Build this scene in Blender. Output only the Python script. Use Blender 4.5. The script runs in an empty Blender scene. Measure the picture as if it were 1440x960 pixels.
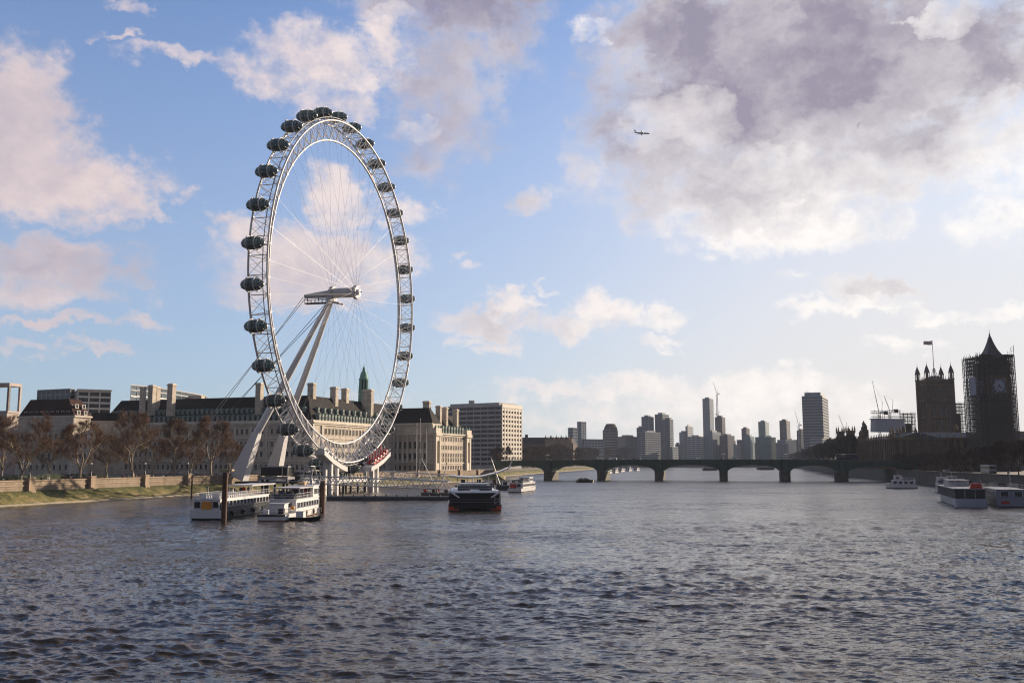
import bpy, bmesh, math, random
import numpy as np
from mathutils import Vector, Matrix
R = math.radians
rnd = random.Random(7)
SC = bpy.context.scene
COL = SC.collection

# ------------------------------------------------------------------ camera
F, PITCH, CAMZ = 1320.0, 0.1277, 10.5
cam_d = bpy.data.cameras.new('camera'); cam = bpy.data.objects.new('camera', cam_d); COL.objects.link(cam)
cam.location = (0, 0, CAMZ); cam.rotation_euler = (math.pi/2 + PITCH, 0, 0)
cam_d.sensor_width = 36; cam_d.lens = 36*F/1440; cam_d.clip_start = 0.5; cam_d.clip_end = 40000
SC.camera = cam

def ray(px, py):
    c, s = math.cos(PITCH), math.sin(PITCH); v = 480-py
    return Vector((px-720, F*c - v*s, F*s + v*c))
def at(px, py, Y):                      # point seen at that pixel, Y metres ahead
    d = ray(px, py); return Vector((0, 0, CAMZ)) + d*(Y/d.y)
def onz(px, py, z=0.0):
    d = ray(px, py); return Vector((0, 0, CAMZ)) + d*((z-CAMZ)/d.z)
def azel(px, py):
    d = ray(px, py); return math.degrees(math.atan2(d.x, d.y)), math.degrees(math.atan2(d.z, math.hypot(d.x, d.y)))

# ------------------------------------------------------------------ world and sun
SUN_AZ, SUN_EL = 50.0, 15.0
world = bpy.data.worlds.new('World'); SC.world = world; world.use_nodes = True
def build_world():
    nt = world.node_tree; N = nt.nodes; L = nt.links; N.clear()
    def M(op, a, b=None, c=None, clamp=False):
        n = N.new('ShaderNodeMath'); n.operation = op; n.use_clamp = clamp
        for i, v in enumerate((a, b, c)):
            if v is None: continue
            if isinstance(v, (int, float)): n.inputs[i].default_value = v
            else: L.new(v, n.inputs[i])
        return n.outputs[0]
    def V(op, a, b=None):
        n = N.new('ShaderNodeVectorMath'); n.operation = op
        for i, v in enumerate((a, b)):
            if v is None: continue
            if isinstance(v, (tuple, list)): n.inputs[i].default_value = v
            else: L.new(v, n.inputs[i])
        return n.outputs['Value'] if op in ('DOT_PRODUCT', 'LENGTH') else n.outputs[0]
    def mix(f, a, b):
        n = N.new('ShaderNodeMix'); n.data_type = 'RGBA'
        if isinstance(f, (int, float)): n.inputs[0].default_value = f
        else: L.new(f, n.inputs[0])
        for i, v in ((6, a), (7, b)):
            if isinstance(v, (tuple, list)): n.inputs[i].default_value = (*v, 1)
            else: L.new(v, n.inputs[i])
        return n.outputs[2]
    def ss(x, lo, hi, a=0.0, b=1.0):
        n = N.new('ShaderNodeMapRange'); n.interpolation_type = 'SMOOTHSTEP'
        L.new(x, n.inputs[0]); n.inputs[1].default_value = lo; n.inputs[2].default_value = hi
        n.inputs[3].default_value = a; n.inputs[4].default_value = b
        return n.outputs[0]
    tc = N.new('ShaderNodeTexCoord'); sep = N.new('ShaderNodeSeparateXYZ'); L.new(tc.outputs['Generated'], sep.inputs[0])
    x, y, z = sep.outputs
    az = M('MULTIPLY', M('ARCTAN2', x, y), 180/math.pi)
    el = M('MULTIPLY', M('ARCSINE', z), 180/math.pi)
    comb = N.new('ShaderNodeCombineXYZ'); L.new(az, comb.inputs[0]); L.new(el, comb.inputs[1])
    P = comb.outputs[0]
    def noise(vec, scale, detail, rough=0.55, col=False):
        n = N.new('ShaderNodeTexNoise'); n.inputs['Scale'].default_value = scale; n.inputs['Detail'].default_value = detail
        n.inputs['Roughness'].default_value = rough; L.new(vec, n.inputs['Vector'])
        return n.outputs['Color'] if col else n.outputs['Fac']
    # sky
    sky = N.new('ShaderNodeTexSky'); sky.sky_type = 'NISHITA'; sky.sun_disc = False
    sky.sun_elevation = R(SUN_EL); sky.sun_rotation = R(SUN_AZ); sky.air_density = 1.0; sky.dust_density = 0.8; sky.ozone_density = 2.2
    Ps = V('MULTIPLY', P, (0.8, 1.0, 1))
    w1 = noise(Ps, 0.22, 5, 0.62, True)
    w2 = noise(Ps, 0.8, 7, 0.66, True)
    Pw = V('ADD', P, V('MULTIPLY', V('SUBTRACT', w1, (0.5, 0.5, 0.5)), (7.0, 4.5, 0)))
    Pw = V('ADD', Pw, V('MULTIPLY', V('SUBTRACT', w2, (0.5, 0.5, 0.5)), (3.6, 2.6, 0)))
    # blobs: px, py, rx, ry (photo pixels -> sky angles), strength, tone (0 bright, 1 shaded)
    B = CLOUDS
    Fm = None; Ws = None; Ts = None
    k = math.degrees(1/F)
    for (px, py, rx, ry, s, t) in B:
        a, e = azel(px, py)
        d = V('MULTIPLY', V('SUBTRACT', Pw, (a, e, 0)), (1/(rx*k), 1/(ry*k), 0))
        r2 = V('DOT_PRODUCT', d, d)
        f = M('MULTIPLY_ADD', r2, -s, s)
        pw = 100/math.sqrt(rx*ry); w = M('MAXIMUM', M('MULTIPLY_ADD', r2, -0.6*pw, pw), 0.0)
        wt = M('MULTIPLY', w, t)
        Fm = f if Fm is None else M('MAXIMUM', Fm, f)
        Ws = w if Ws is None else M('ADD', Ws, w)
        Ts = wt if Ts is None else M('ADD', Ts, wt)
    tone = M('DIVIDE', Ts, M('MAXIMUM', Ws, 0.02))
    # past the frame: broken cloud, plus unseen dark cover added to cut fill light
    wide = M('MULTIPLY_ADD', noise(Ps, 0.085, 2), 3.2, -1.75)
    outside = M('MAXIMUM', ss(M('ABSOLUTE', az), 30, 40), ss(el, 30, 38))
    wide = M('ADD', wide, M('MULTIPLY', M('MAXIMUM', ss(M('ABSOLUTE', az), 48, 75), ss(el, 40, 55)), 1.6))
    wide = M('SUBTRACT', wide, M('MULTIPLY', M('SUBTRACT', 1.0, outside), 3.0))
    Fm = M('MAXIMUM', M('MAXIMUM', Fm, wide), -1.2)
    n1 = noise(Ps, 0.50, 10, 0.66)
    sd = V('ADD', Ps, (0.75, -0.45, 0))
    n2 = noise(sd, 0.50, 7, 0.66)
    D = M('ADD', Fm, M('MULTIPLY_ADD', n1, 2.1, -1.02))
    alpha = ss(D, -0.25, 0.95)
    relief = M('MULTIPLY', M('SUBTRACT', n2, n1), 2.1)
    thick = ss(D, 0.15, 1.25)
    nl = noise(V('ADD', Pw, (31, 7, 0)), 0.16, 5, 0.55)
    shade = M('MULTIPLY', tone, M('MULTIPLY_ADD', thick, 0.44, 0.52))
    shade = M('ADD', shade, M('MULTIPLY', M('SUBTRACT', nl, 0.5), M('MULTIPLY_ADD', tone, 1.15, 0.35)))
    shade = M('ADD', shade, M('MULTIPLY', relief, M('MULTIPLY_ADD', tone, -0.28, 0.46)), clamp=True)
    sunside = ss(az, -26, 24)
    lit = mix(sunside, (6.0, 4.9, 4.75), (8.2, 7.8, 7.4))
    dark = mix(sunside, (2.1, 2.0, 2.9), (2.2, 1.9, 2.45))
    low = ss(el, 1.0, 12.0)
    dark = mix(low, (5.4, 4.9, 4.8), dark)
    cloud = mix(shade, lit, dark)
    added_cover = M('MAXIMUM', ss(M('ABSOLUTE', az), 52, 80), ss(el, 40, 58))
    cloud = mix(added_cover, cloud, (1.0, 1.07, 1.45))  # unseen dark cloud added behind and overhead to lower the ambient light
    # pale air near the horizon, stronger towards the sun
    hz = M('POWER', M('SUBTRACT', 1.0, M('MULTIPLY', M('MAXIMUM', M('MINIMUM', el, 40), 0.0), 1/40)), 1.35)
    hzf = M('MULTIPLY', hz, M('MULTIPLY_ADD', sunside, 0.44, 0.62), clamp=True)
    hcol = mix(sunside, (4.0, 4.3, 4.8), (6.35, 5.95, 5.7))
    base = N.new('ShaderNodeMix'); base.data_type = 'RGBA'; base.blend_type = 'MULTIPLY'; base.inputs[0].default_value = 1
    L.new(sky.outputs[0], base.inputs[6]); base.inputs[7].default_value = (*SKY_TINT, 1)
    skyc = mix(hzf, base.outputs[2], hcol)
    glow = M('MULTIPLY', ss(az, -2, 28), ss(el, 30, 6))
    skyc = mix(M('MULTIPLY', glow, 0.60), skyc, (6.7, 6.3, 6.05))
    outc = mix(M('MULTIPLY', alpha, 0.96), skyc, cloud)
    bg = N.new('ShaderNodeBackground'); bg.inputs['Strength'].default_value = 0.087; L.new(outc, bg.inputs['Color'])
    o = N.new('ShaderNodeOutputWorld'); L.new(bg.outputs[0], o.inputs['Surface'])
SKY_TINT = (0.47, 0.86, 1.32)
CLOUDS = [
 # big shaded cloud upper right with bright lower edge
 (1010,50,190,110,1.2,1.0),(1130,100,300,140,1.5,1.0),(950,215,110,105,.85,.85),(1090,255,210,75,1.2,.65),(1080,322,150,40,1.0,.0),
 (1340,95,150,110,1.0,.95),(1270,215,150,65,.9,.5),(870,170,70,110,.6,.95),(1180,315,90,40,.9,.0),(1420,215,70,60,.7,.0),
 (960,160,70,30,.6,.22),(1080,238,70,30,.8,.25),(1010,300,70,28,1.0,.75),(1330,160,60,40,1.0,.9),(1225,262,80,34,.8,.25),
 (1400,312,48,40,.50,.0),(845,55,26,16,.45,.0),(1340,24,42,22,.6,.3),(1420,30,60,60,.7,.9),(810,250,30,60,.35,.7),
 # left
 (25,165,80,95,1.1,.30),(80,245,140,62,1.2,.15),(175,265,50,40,.7,.05),(45,190,80,60,.9,.65),(215,295,22,14,.45,.1),
 (55,360,120,36,.9,.6),(120,385,80,26,.8,.95),(60,402,110,26,.8,.15),
 (70,450,120,9,.6,.5),(195,455,26,12,.4,.3),(135,488,40,6,.45,.6),(25,487,45,11,.5,.6),
 # upper middle
 (450,85,100,50,.65,.1),(540,55,50,34,.8,.0),(370,110,70,26,.5,.1),(265,95,75,12,.5,.0),(470,140,60,40,.6,.2),
 (625,120,95,120,.60,1.0),(690,50,70,70,.55,1.0),(600,210,55,40,.45,1.0),(575,175,22,14,.4,.35),(640,0,170,60,.85,.9),
 (172,60,30,7,.45,.1),(168,4,30,11,.5,.1),(500,110,30,16,.6,.0),
 # behind the wheel
 (480,275,66,48,.9,.05),(450,365,150,62,1.1,.25),(420,400,110,34,.8,.5),(575,292,34,22,.6,.1),(315,322,36,16,.5,.2),(555,370,45,40,.7,.1),
 (270,280,17,15,.35,.2),(748,292,30,17,.45,.8),(655,355,15,8,.4,.1),(665,380,17,10,.4,.1),
 # low ones right of the wheel
 (690,455,85,22,.9,.5),(715,428,42,20,.9,.0),(850,432,55,30,.9,.0),(800,455,70,18,.7,.3),(940,440,36,17,.6,.05),(690,484,65,11,.6,.3),(935,475,50,11,.55,.05),
 (1230,408,70,20,1.0,.55),(1210,432,100,12,.8,.0),(1140,440,55,13,.55,.0),(1340,436,55,12,.55,.0),(1425,432,40,12,.5,.05),(1270,485,42,13,.55,.1),
 (760,402,18,7,.35,.1),(1110,395,30,7,.3,.1),
 # bank along the horizon
 (770,552,90,14,.6,.25),(900,548,110,22,.75,.15),(1060,548,150,26,.8,.2),(1180,570,80,24,.5,.2),(980,580,160,22,.5,.35),(800,585,120,14,.4,.4),(520,560,60,10,.3,.2),
]
build_world()
world.cycles.sampling_method = 'MANUAL'; world.cycles.sample_map_resolution = 512
sun_d = bpy.data.lights.new('sun', 'SUN'); sun = bpy.data.objects.new('sun', sun_d); COL.objects.link(sun)
sun_d.energy = 5.0; sun_d.angle = R(0.6); sun_d.color = (1.0, 0.80, 0.59)
sdir = Vector((math.sin(R(SUN_AZ))*math.cos(R(SUN_EL)), math.cos(R(SUN_AZ))*math.cos(R(SUN_EL)), math.sin(R(SUN_EL))))
sun.rotation_euler = sdir.to_track_quat('Z', 'Y').to_euler()
sun.location = (0, 0, 300)
SC.view_settings.view_transform = 'Standard'; SC.view_settings.look = 'None'
SC.view_settings.exposure = 0.75; SC.view_settings.gamma = 1
SC.render.engine = 'CYCLES'
SC.cycles.use_denoising = True; SC.cycles.filter_width = 1.15
SC.cycles.max_bounces = 6; SC.cycles.diffuse_bounces = 2; SC.cycles.glossy_bounces = 3; SC.cycles.transparent_max_bounces = 12
SC.cycles.caustics_reflective = False; SC.cycles.caustics_refractive = False

# ------------------------------------------------------------------ materials
MATS = {}
def mat(name, col, rough=0.7, var=0.25, scale=0.6, metal=0.0, spec=0.4, streak=False, bump=0.0, emit=0.0):
    if name in MATS: return MATS[name]
    m = bpy.data.materials.new(name); m.use_nodes = True; nt = m.node_tree; N = nt.nodes; L = nt.links
    b = N['Principled BSDF']; b.inputs['Roughness'].default_value = rough; b.inputs['Metallic'].default_value = metal
    b.inputs['Specular IOR Level'].default_value = spec
    b.inputs['Base Color'].default_value = (*col, 1)
    if var > 0:
        geo = N.new('ShaderNodeNewGeometry'); mp = N.new('ShaderNodeVectorMath'); mp.operation = 'MULTIPLY'
        mp.inputs[1].default_value = (1, 1, 0.22 if streak else 1); L.new(geo.outputs['Position'], mp.inputs[0])
        n = N.new('ShaderNodeTexNoise'); n.inputs['Scale'].default_value = scale; n.inputs['Detail'].default_value = 6; n.inputs['Roughness'].default_value = .62
        L.new(mp.outputs[0], n.inputs['Vector'])
        r = N.new('ShaderNodeMapRange'); r.inputs[1].default_value = .25; r.inputs[2].default_value = .75
        r.inputs[3].default_value = 1-var; r.inputs[4].default_value = 1+var; L.new(n.outputs['Fac'], r.inputs[0])
        mx = N.new('ShaderNodeVectorMath'); mx.operation = 'SCALE'; mx.inputs[0].default_value = col; L.new(r.outputs[0], mx.inputs['Scale'])
        L.new(mx.outputs[0], b.inputs['Base Color'])
        if bump:
            bp = N.new('ShaderNodeBump'); bp.inputs['Strength'].default_value = bump; bp.inputs['Distance'].default_value = .2
            L.new(n.outputs['Fac'], bp.inputs['Height']); L.new(bp.outputs[0], b.inputs['Normal'])
    if emit:
        b.inputs['Emission Color'].default_value = (*col, 1); b.inputs['Emission Strength'].default_value = emit
    MATS[name] = m; return m
def masonry(name, col, sx, sy, mort=0.05, var=0.2, rough=0.85):
    """courses of blocks on any wall: brick pattern over (along, height)"""
    if name in MATS: return MATS[name]
    m = mat(name, col, rough, var, 0.35, streak=True); nt = m.node_tree; N = nt.nodes; L = nt.links; b = N['Principled BSDF']
    geo = N.new('ShaderNodeNewGeometry'); sp = N.new('ShaderNodeSeparateXYZ'); L.new(geo.outputs['Position'], sp.inputs[0])
    ad = N.new('ShaderNodeMath'); ad.operation = 'MULTIPLY_ADD'; ad.inputs[1].default_value = .9; L.new(sp.outputs[0], ad.inputs[0]); L.new(sp.outputs[1], ad.inputs[2])
    cb = N.new('ShaderNodeCombineXYZ'); L.new(ad.outputs[0], cb.inputs[0]); L.new(sp.outputs[2], cb.inputs[1])
    br = N.new('ShaderNodeTexBrick'); br.inputs['Scale'].default_value = 1; br.inputs['Brick Width'].default_value = sx; br.inputs['Row Height'].default_value = sy
    br.inputs['Mortar Size'].default_value = mort; br.inputs['Color1'].default_value = (1, 1, 1, 1); br.inputs['Color2'].default_value = (.78, .76, .74, 1); br.inputs['Mortar'].default_value = (.5, .48, .46, 1)
    L.new(cb.outputs[0], br.inputs['Vector'])
    old = b.inputs['Base Color'].links[0].from_socket
    mx = N.new('ShaderNodeMix'); mx.data_type = 'RGBA'; mx.blend_type = 'MULTIPLY'; mx.inputs[0].default_value = 1
    L.new(old, mx.inputs[6]); L.new(br.outputs['Color'], mx.inputs[7]); L.new(mx.outputs[2], b.inputs['Base Color'])
    return m
def glassmat(name, tint, trans=0.5, rough=0.05):
    if name in MATS: return MATS[name]
    m = bpy.data.materials.new(name); m.use_nodes = True; nt = m.node_tree; N = nt.nodes; L = nt.links; N.clear()
    g = N.new('ShaderNodeBsdfPrincipled'); g.inputs['Base Color'].default_value = (*[c*.5 for c in tint], 1); g.inputs['Roughness'].default_value = rough; g.inputs['IOR'].default_value = 1.5
    t = N.new('ShaderNodeBsdfTransparent'); t.inputs[0].default_value = (*tint, 1)
    mx = N.new('ShaderNodeMixShader'); mx.inputs[0].default_value = 1-trans
    o = N.new('ShaderNodeOutputMaterial'); L.new(t.outputs[0], mx.inputs[1]); L.new(g.outputs[0], mx.inputs[2]); L.new(mx.outputs[0], o.inputs[0])
    MATS[name] = m; return m
white_steel = mat('white_steel', (.68, .68, .70), .38, .08, .5)
grey_steel = mat('grey_steel', (.30, .31, .33), .4, .15, .8)
pale_grey = mat('pale_grey_paint', (.55, .56, .57), .45, .12, .8)
dark_steel = mat('dark_steel', (.035, .036, .04), .45, .3, 1.)
black_paint = mat('black_paint', (.012, .012, .013), .3, .3, .8)
cable_m = mat('steel_cable', (.36, .36, .38), .4, 0)
boat_white = mat('boat_white', (.74, .75, .77), .32, .08, .8)
boat_blue = mat('boat_dark_blue', (.01, .012, .02), .35, .2, .8)
red_paint = mat('red_paint', (.45, .045, .025), .4, .2, .8)
orange_paint = mat('orange_paint', (.75, .32, .04), .5, .12, 1)
rust = mat('rusty_steel', (.11, .06, .04), .8, .45, .8, streak=True)
pane = mat('window_pane', (.012, .014, .017), .08, .3, .15, spec=.6)
pane_blue = mat('blue_glass', (.05, .075, .09), .10, .35, .08, spec=.7)
portland = masonry('portland_stone', (.62, .56, .475), 2.4, .9, .03, .25)
portland_trim = mat('portland_trim', (.66, .60, .51), .8, .22, .5, streak=True)
slate = mat('roof_slate', (.020, .017, .018), .8, .3, .5, spec=.15)
brown_roof = mat('brown_roof', (.05, .024, .02), .8, .3, .5, spec=.15)
copper = mat('copper_green', (.17, .36, .30), .7, .28, .8, streak=True)
dormer_green = mat('dormer_green', (.15, .23, .205), .7, .25, .8, streak=True)
dormer_dark = mat('dormer_dark', (.02, .045, .045), .7, .25, .8)
frame_white = mat('frame_white', (.55, .54, .52), .6, .1, 1)
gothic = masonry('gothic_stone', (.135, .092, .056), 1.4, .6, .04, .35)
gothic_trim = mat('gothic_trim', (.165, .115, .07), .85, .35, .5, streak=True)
lead_roof = mat('lead_roof', (.03, .03, .033), .6, .25, .4)
iron_roof = mat('cast_iron_roof', (.06, .055, .06), .6, .25, .5)
scaffold_m = mat('scaffold_tube', (.06, .045, .038), .5, .3, 1)
board_m = mat('scaffold_board', (.09, .065, .045), .8, .35, .8)
sheet_white = mat('white_sheeting', (.46, .48, .52), .7, .12, .4, streak=True)
bridge_green = mat('bridge_green', (.05, .085, .062), .55, .3, .35, streak=True)
bridge_stone = masonry('bridge_stone', (.12, .115, .10), 1.8, .8, .05, .3)
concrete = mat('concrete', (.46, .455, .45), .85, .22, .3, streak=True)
concrete_pale = mat('concrete_pale', (.62, .60, .55), .8, .12, .3, streak=True)
wall_stone = masonry('granite_wall', (.34, .275, .205), 1.6, .55, .05, .3)
granite = mat('granite_pier', (.38, .29, .21), .85, .3, .8, streak=True)
asphalt = mat('asphalt', (.05, .05, .052), .9, .25, .4)
bark = mat('plane_bark', (.30, .25, .18), .85, .45, .9)
twigs_m = mat('bare_twigs', (.20, .12, .075), .9, .3, .3)
twigs_dark = mat('backlit_twigs', (.065, .045, .032), .9, .3, .15)  # backlit shade of the right bank trees put into the twig colour
hedge_m = mat('hedge_green', (.03, .04, .018), .9, .4, .7)
skin_m = mat('skin', (.45, .29, .21), .6, 0)
hair_m = mat('hair', (.03, .02, .015), .6, 0)
lamp_glass = mat('lamp_globe', (.75, .74, .70), .2, 0)

# ------------------------------------------------------------------ mesh helpers
ORG = {}
def tag(o, label=None, cat=None, group=None, kind=None):
    if label: o['label'] = label
    if cat: o['category'] = cat
    if group: o['group'] = group
    if kind: o['kind'] = kind
    return o
def empty(name, loc=(0, 0, 0), label=None, cat=None, group=None):
    o = bpy.data.objects.new(name, None); COL.objects.link(o); o.location = loc; o.empty_display_size = .5
    ORG[o.name] = Vector(loc); return tag(o, label, cat, group)
class Face:
    """vertical facade, p0 left and p1 right for someone standing outside it"""
    def __init__(s, p0, p1):
        s.p0 = Vector(p0[:2]).to_3d(); s.p1 = Vector(p1[:2]).to_3d(); s.len = (s.p1-s.p0).length
        s.t = (s.p1-s.p0)/s.len; s.n = Vector((s.t.y, -s.t.x, 0)); s.rz = math.atan2(s.t.y, s.t.x)
    def pt(s, a, z, d=0.0): return s.p0 + s.t*a + s.n*d + Vector((0, 0, z))
class MB:
    def __init__(s): s.v = []; s.f = []; s.m = []; s.mats = []; s.smooth = []
    def mi(s, m):
        if m not in s.mats: s.mats.append(m)
        return s.mats.index(m)
    def add(s, vs, fs, m, smooth=False):
        o = len(s.v); s.v.extend([tuple(p) for p in vs]); i = s.mi(m)
        for f in fs: s.f.append(tuple(o+k for k in f)); s.m.append(i); s.smooth.append(smooth)
    def box(s, lo, hi, m):
        x0, y0, z0 = lo; x1, y1, z1 = hi
        s.add([(x0,y0,z0),(x1,y0,z0),(x1,y1,z0),(x0,y1,z0),(x0,y0,z1),(x1,y0,z1),(x1,y1,z1),(x0,y1,z1)],
              [(0,3,2,1),(4,5,6,7),(0,1,5,4),(1,2,6,5),(2,3,7,6),(3,0,4,7)], m)
    def obox(s, F_, a0, a1, z0, z1, d0, d1, m):
        P = [F_.pt(a, z, d) for z in (z0, z1) for a, d in ((a0,d1),(a1,d1),(a1,d0),(a0,d0))]
        s.add(P, [(0,3,2,1),(4,5,6,7),(0,1,5,4),(1,2,6,5),(2,3,7,6),(3,0,4,7)], m)
    def prism(s, poly, z0, z1, m, top=None, mtop=None):
        n = len(poly); top = top or poly
        vs = [(p[0],p[1],z0) for p in poly] + [(p[0],p[1],z1) for p in top]
        s.add(vs, [(i,(i+1)%n,n+(i+1)%n,n+i) for i in range(n)] + [tuple(range(n-1,-1,-1))], m)
        s.add([(p[0],p[1],z1) for p in top], [tuple(range(n))], mtop or m)
    def frustum(s, c, r0, r1, z0, z1, m, n=8, rot=0.0, smooth=False, cap=True):
        vs = [(c[0]+r*math.cos(rot+2*math.pi*i/n), c[1]+r*math.sin(rot+2*math.pi*i/n), z) for r, z in ((r0,z0),(r1,z1)) for i in range(n)]
        fs = [(i,(i+1)%n,n+(i+1)%n,n+i) for i in range(n)]
        s.add(vs, fs, m, smooth)
        if cap: s.add(vs, [tuple(range(n-1,-1,-1)), tuple(range(n,2*n))], m)
    def tube(s, p, q, r, m, n=6, r2=None, cap=True):
        p = Vector(p); q = Vector(q); d = q-p
        if d.length < 1e-6: return
        d.normalize(); a = d.orthogonal().normalized(); b = d.cross(a); r2 = r if r2 is None else r2
        vs = [p+(a*math.cos(2*math.pi*i/n)+b*math.sin(2*math.pi*i/n))*r for i in range(n)] + [q+(a*math.cos(2*math.pi*i/n)+b*math.sin(2*math.pi*i/n))*r2 for i in range(n)]
        fs = [(i,(i+1)%n,n+(i+1)%n,n+i) for i in range(n)]
        s.add(vs, fs, m, n > 4)
        if cap: s.add(vs, [tuple(range(n-1,-1,-1)), tuple(range(n,2*n))], m)
    def path(s, pts, r, m, n=6, closed=False):
        pts = [Vector(p) for p in pts]; k = len(pts); vs = []; up = Vector((0.13, 0.31, 0.94))
        for i, p in enumerate(pts):
            d = (pts[(i+1)%k]-pts[i-1]) if closed else (pts[min(i+1,k-1)]-pts[max(i-1,0)])
            d.normalize(); a = d.cross(up)
            if a.length < 1e-3: a = d.orthogonal()
            a.normalize(); b = d.cross(a)
            rr = r[i] if isinstance(r, (list, tuple)) else r
            vs += [p+(a*math.cos(2*math.pi*j/n)+b*math.sin(2*math.pi*j/n))*rr for j in range(n)]
        fs = [(i*n+j, i*n+(j+1)%n, ((i+1)%k)*n+(j+1)%n, ((i+1)%k)*n+j) for i in range(k if closed else k-1) for j in range(n)]
        s.add(vs, fs, m, True)
        if not closed: s.add(vs, [tuple(range(n-1,-1,-1)), tuple(range((k-1)*n, k*n))], m)
    def lathe(s, c, prof, m, n=12, smooth=True):
        c = Vector(c); vs = []
        for r, z in prof: vs += [(c.x+r*math.cos(2*math.pi*i/n), c.y+r*math.sin(2*math.pi*i/n), c.z+z) for i in range(n)]
        fs = [(k*n+i, k*n+(i+1)%n, (k+1)*n+(i+1)%n, (k+1)*n+i) for k in range(len(prof)-1) for i in range(n)]
        s.add(vs, fs, m, smooth)
        s.add(vs, [tuple(range(n-1,-1,-1)), tuple(range((len(prof)-1)*n, len(prof)*n))], m)
    def mesh(s, name, org=Vector((0, 0, 0))):
        me = bpy.data.meshes.new(name)
        me.from_pydata([(v[0]-org[0], v[1]-org[1], v[2]-org[2]) for v in s.v], [], s.f)
        for m in s.mats: me.materials.append(m)
        me.polygons.foreach_set('material_index', s.m); me.polygons.foreach_set('use_smooth', s.smooth); me.update()
        return me
    def build(s, name, parent=None, org=None, label=None, kind=None):
        org = Vector(org) if org is not None else Vector((0, 0, 0))
        po = ORG.get(parent.name, Vector((0, 0, 0))) if parent else Vector((0, 0, 0))
        if parent and org.length == 0: org = po
        o = bpy.data.objects.new(name, s.mesh(name, org)); COL.objects.link(o)
        ORG[o.name] = org
        if parent: o.parent = parent; o.location = org-po
        else: o.location = org
        return tag(o, label, None, None, kind)
def place(me, name, parent, loc, rz=0.0, scale=(1, 1, 1)):
    o = bpy.data.objects.new(name, me); COL.objects.link(o); o.rotation_euler = (0, 0, rz); o.scale = scale
    loc = Vector(loc); ORG[o.name] = loc
    if parent: o.parent = parent; o.location = loc-ORG.get(parent.name, Vector((0, 0, 0)))
    else: o.location = loc
    return o
KIDS = {}
def copy_tree(o, parent=None):
    c = o.copy(); COL.objects.link(c); c.parent = parent
    for ch in list(o.children): copy_tree(ch, c)
    return c
class Bag:
    """repeated parts of one thing: the 100 nearest are parts, the rest one part"""
    def __init__(s, root, name, me): s.root = root; s.name = name; s.me = me; s.it = []
    def add(s, loc, rz, scale): s.it.append((Vector(loc), rz, Vector(scale)))
    def done(s, cap=100, worldpos=None):
        key = (lambda q: q[0].length/ max(.3, q[2].z)) if worldpos is None else (lambda q: (Vector(worldpos)+q[0]).length)
        s.it.sort(key=key)
        for l, rz, sc in s.it[:cap]: place(s.me, s.name, s.root, l, rz, sc)
        rest = s.it[cap:]
        if rest:
            mb = MB(); mb.mats = list(s.me.materials)
            V0 = [v.co.copy() for v in s.me.vertices]
            for l, rz, sc in rest:
                T = Matrix.Translation(l) @ Matrix.Rotation(rz, 4, 'Z') @ Matrix.Diagonal((*sc, 1))
                o = len(mb.v); mb.v += [tuple(T @ v) for v in V0]
                for p in s.me.polygons:
                    mb.f.append(tuple(o+k for k in p.vertices)); mb.m.append(p.material_index); mb.smooth.append(False)
            mb.build(s.name, s.root, kind='stuff')
def window_mesh(name, frame, glass, bars=1, fr=.1):
    """unit window: x -.5..+.5, z 0..1, outward -y"""
    b = MB(); b.box((-.5, -.05, 0), (.5, .05, 1), glass)
    for x0, x1 in ((-.5-fr, -.5), (.5, .5+fr)): b.box((x0, -.16, -fr*.5), (x1, .06, 1+fr*.5), frame)
    b.box((-.5, -.16, 1), (.5, .06, 1+fr*.5), frame); b.box((-.5-fr, -.22, -fr*.5), (.5+fr, .06, 0), frame)
    for i in range(bars):
        x = -.5+(i+1)/(bars+1); b.box((x-.025, -.08, 0), (x+.025, .05, 1), frame)
    return b.mesh(name)
win_stone = window_mesh('window', portland_trim, pane, 1)
win_plain = window_mesh('window', concrete_pale, pane, 1, .06)
win_white = window_mesh('window', frame_white, pane, 1, .08)
win_boat = window_mesh('window', boat_white, pane, 0, .05)
win_goth = window_mesh('window', gothic_trim, pane, 1, .12)
def dormer_mesh():
    b = MB()
    b.box((-.5, -.7, 0), (.5, .9, .82), dormer_green)
    b.box((-.36, -.76, .06), (.36, -.69, .76), mat('dormer_sash', (.46, .48, .46), .5, .15, 1))
    for x in (-.17, .17): b.box((x-.11, -.79, .12), (x+.11, -.75, .68), mat('dormer_pane', (.16, .18, .19), .15, .2, 1))
    b.box((-.58, -.85, .82), (.58, .9, .9), dormer_green)
    b.add([(-.52,-.8,.9),(.52,-.8,.9),(0,-.8,1.12),(-.52,.9,.9),(.52,.9,.9),(0,.9,1.12)], [(0,1,2),(3,5,4),(0,2,5,3),(1,4,5,2)], dormer_green)
    return b.mesh('dormer')
dorm = dormer_mesh()
def rows(bag, F_, a0, a1, n, zs, w, h, d=0.02):
    for i in range(n):
        a = a0+(a1-a0)*(i+.5)/n
        for z in zs: bag.add(F_.pt(a, z, d), F_.rz, (w, 1, h))
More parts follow.
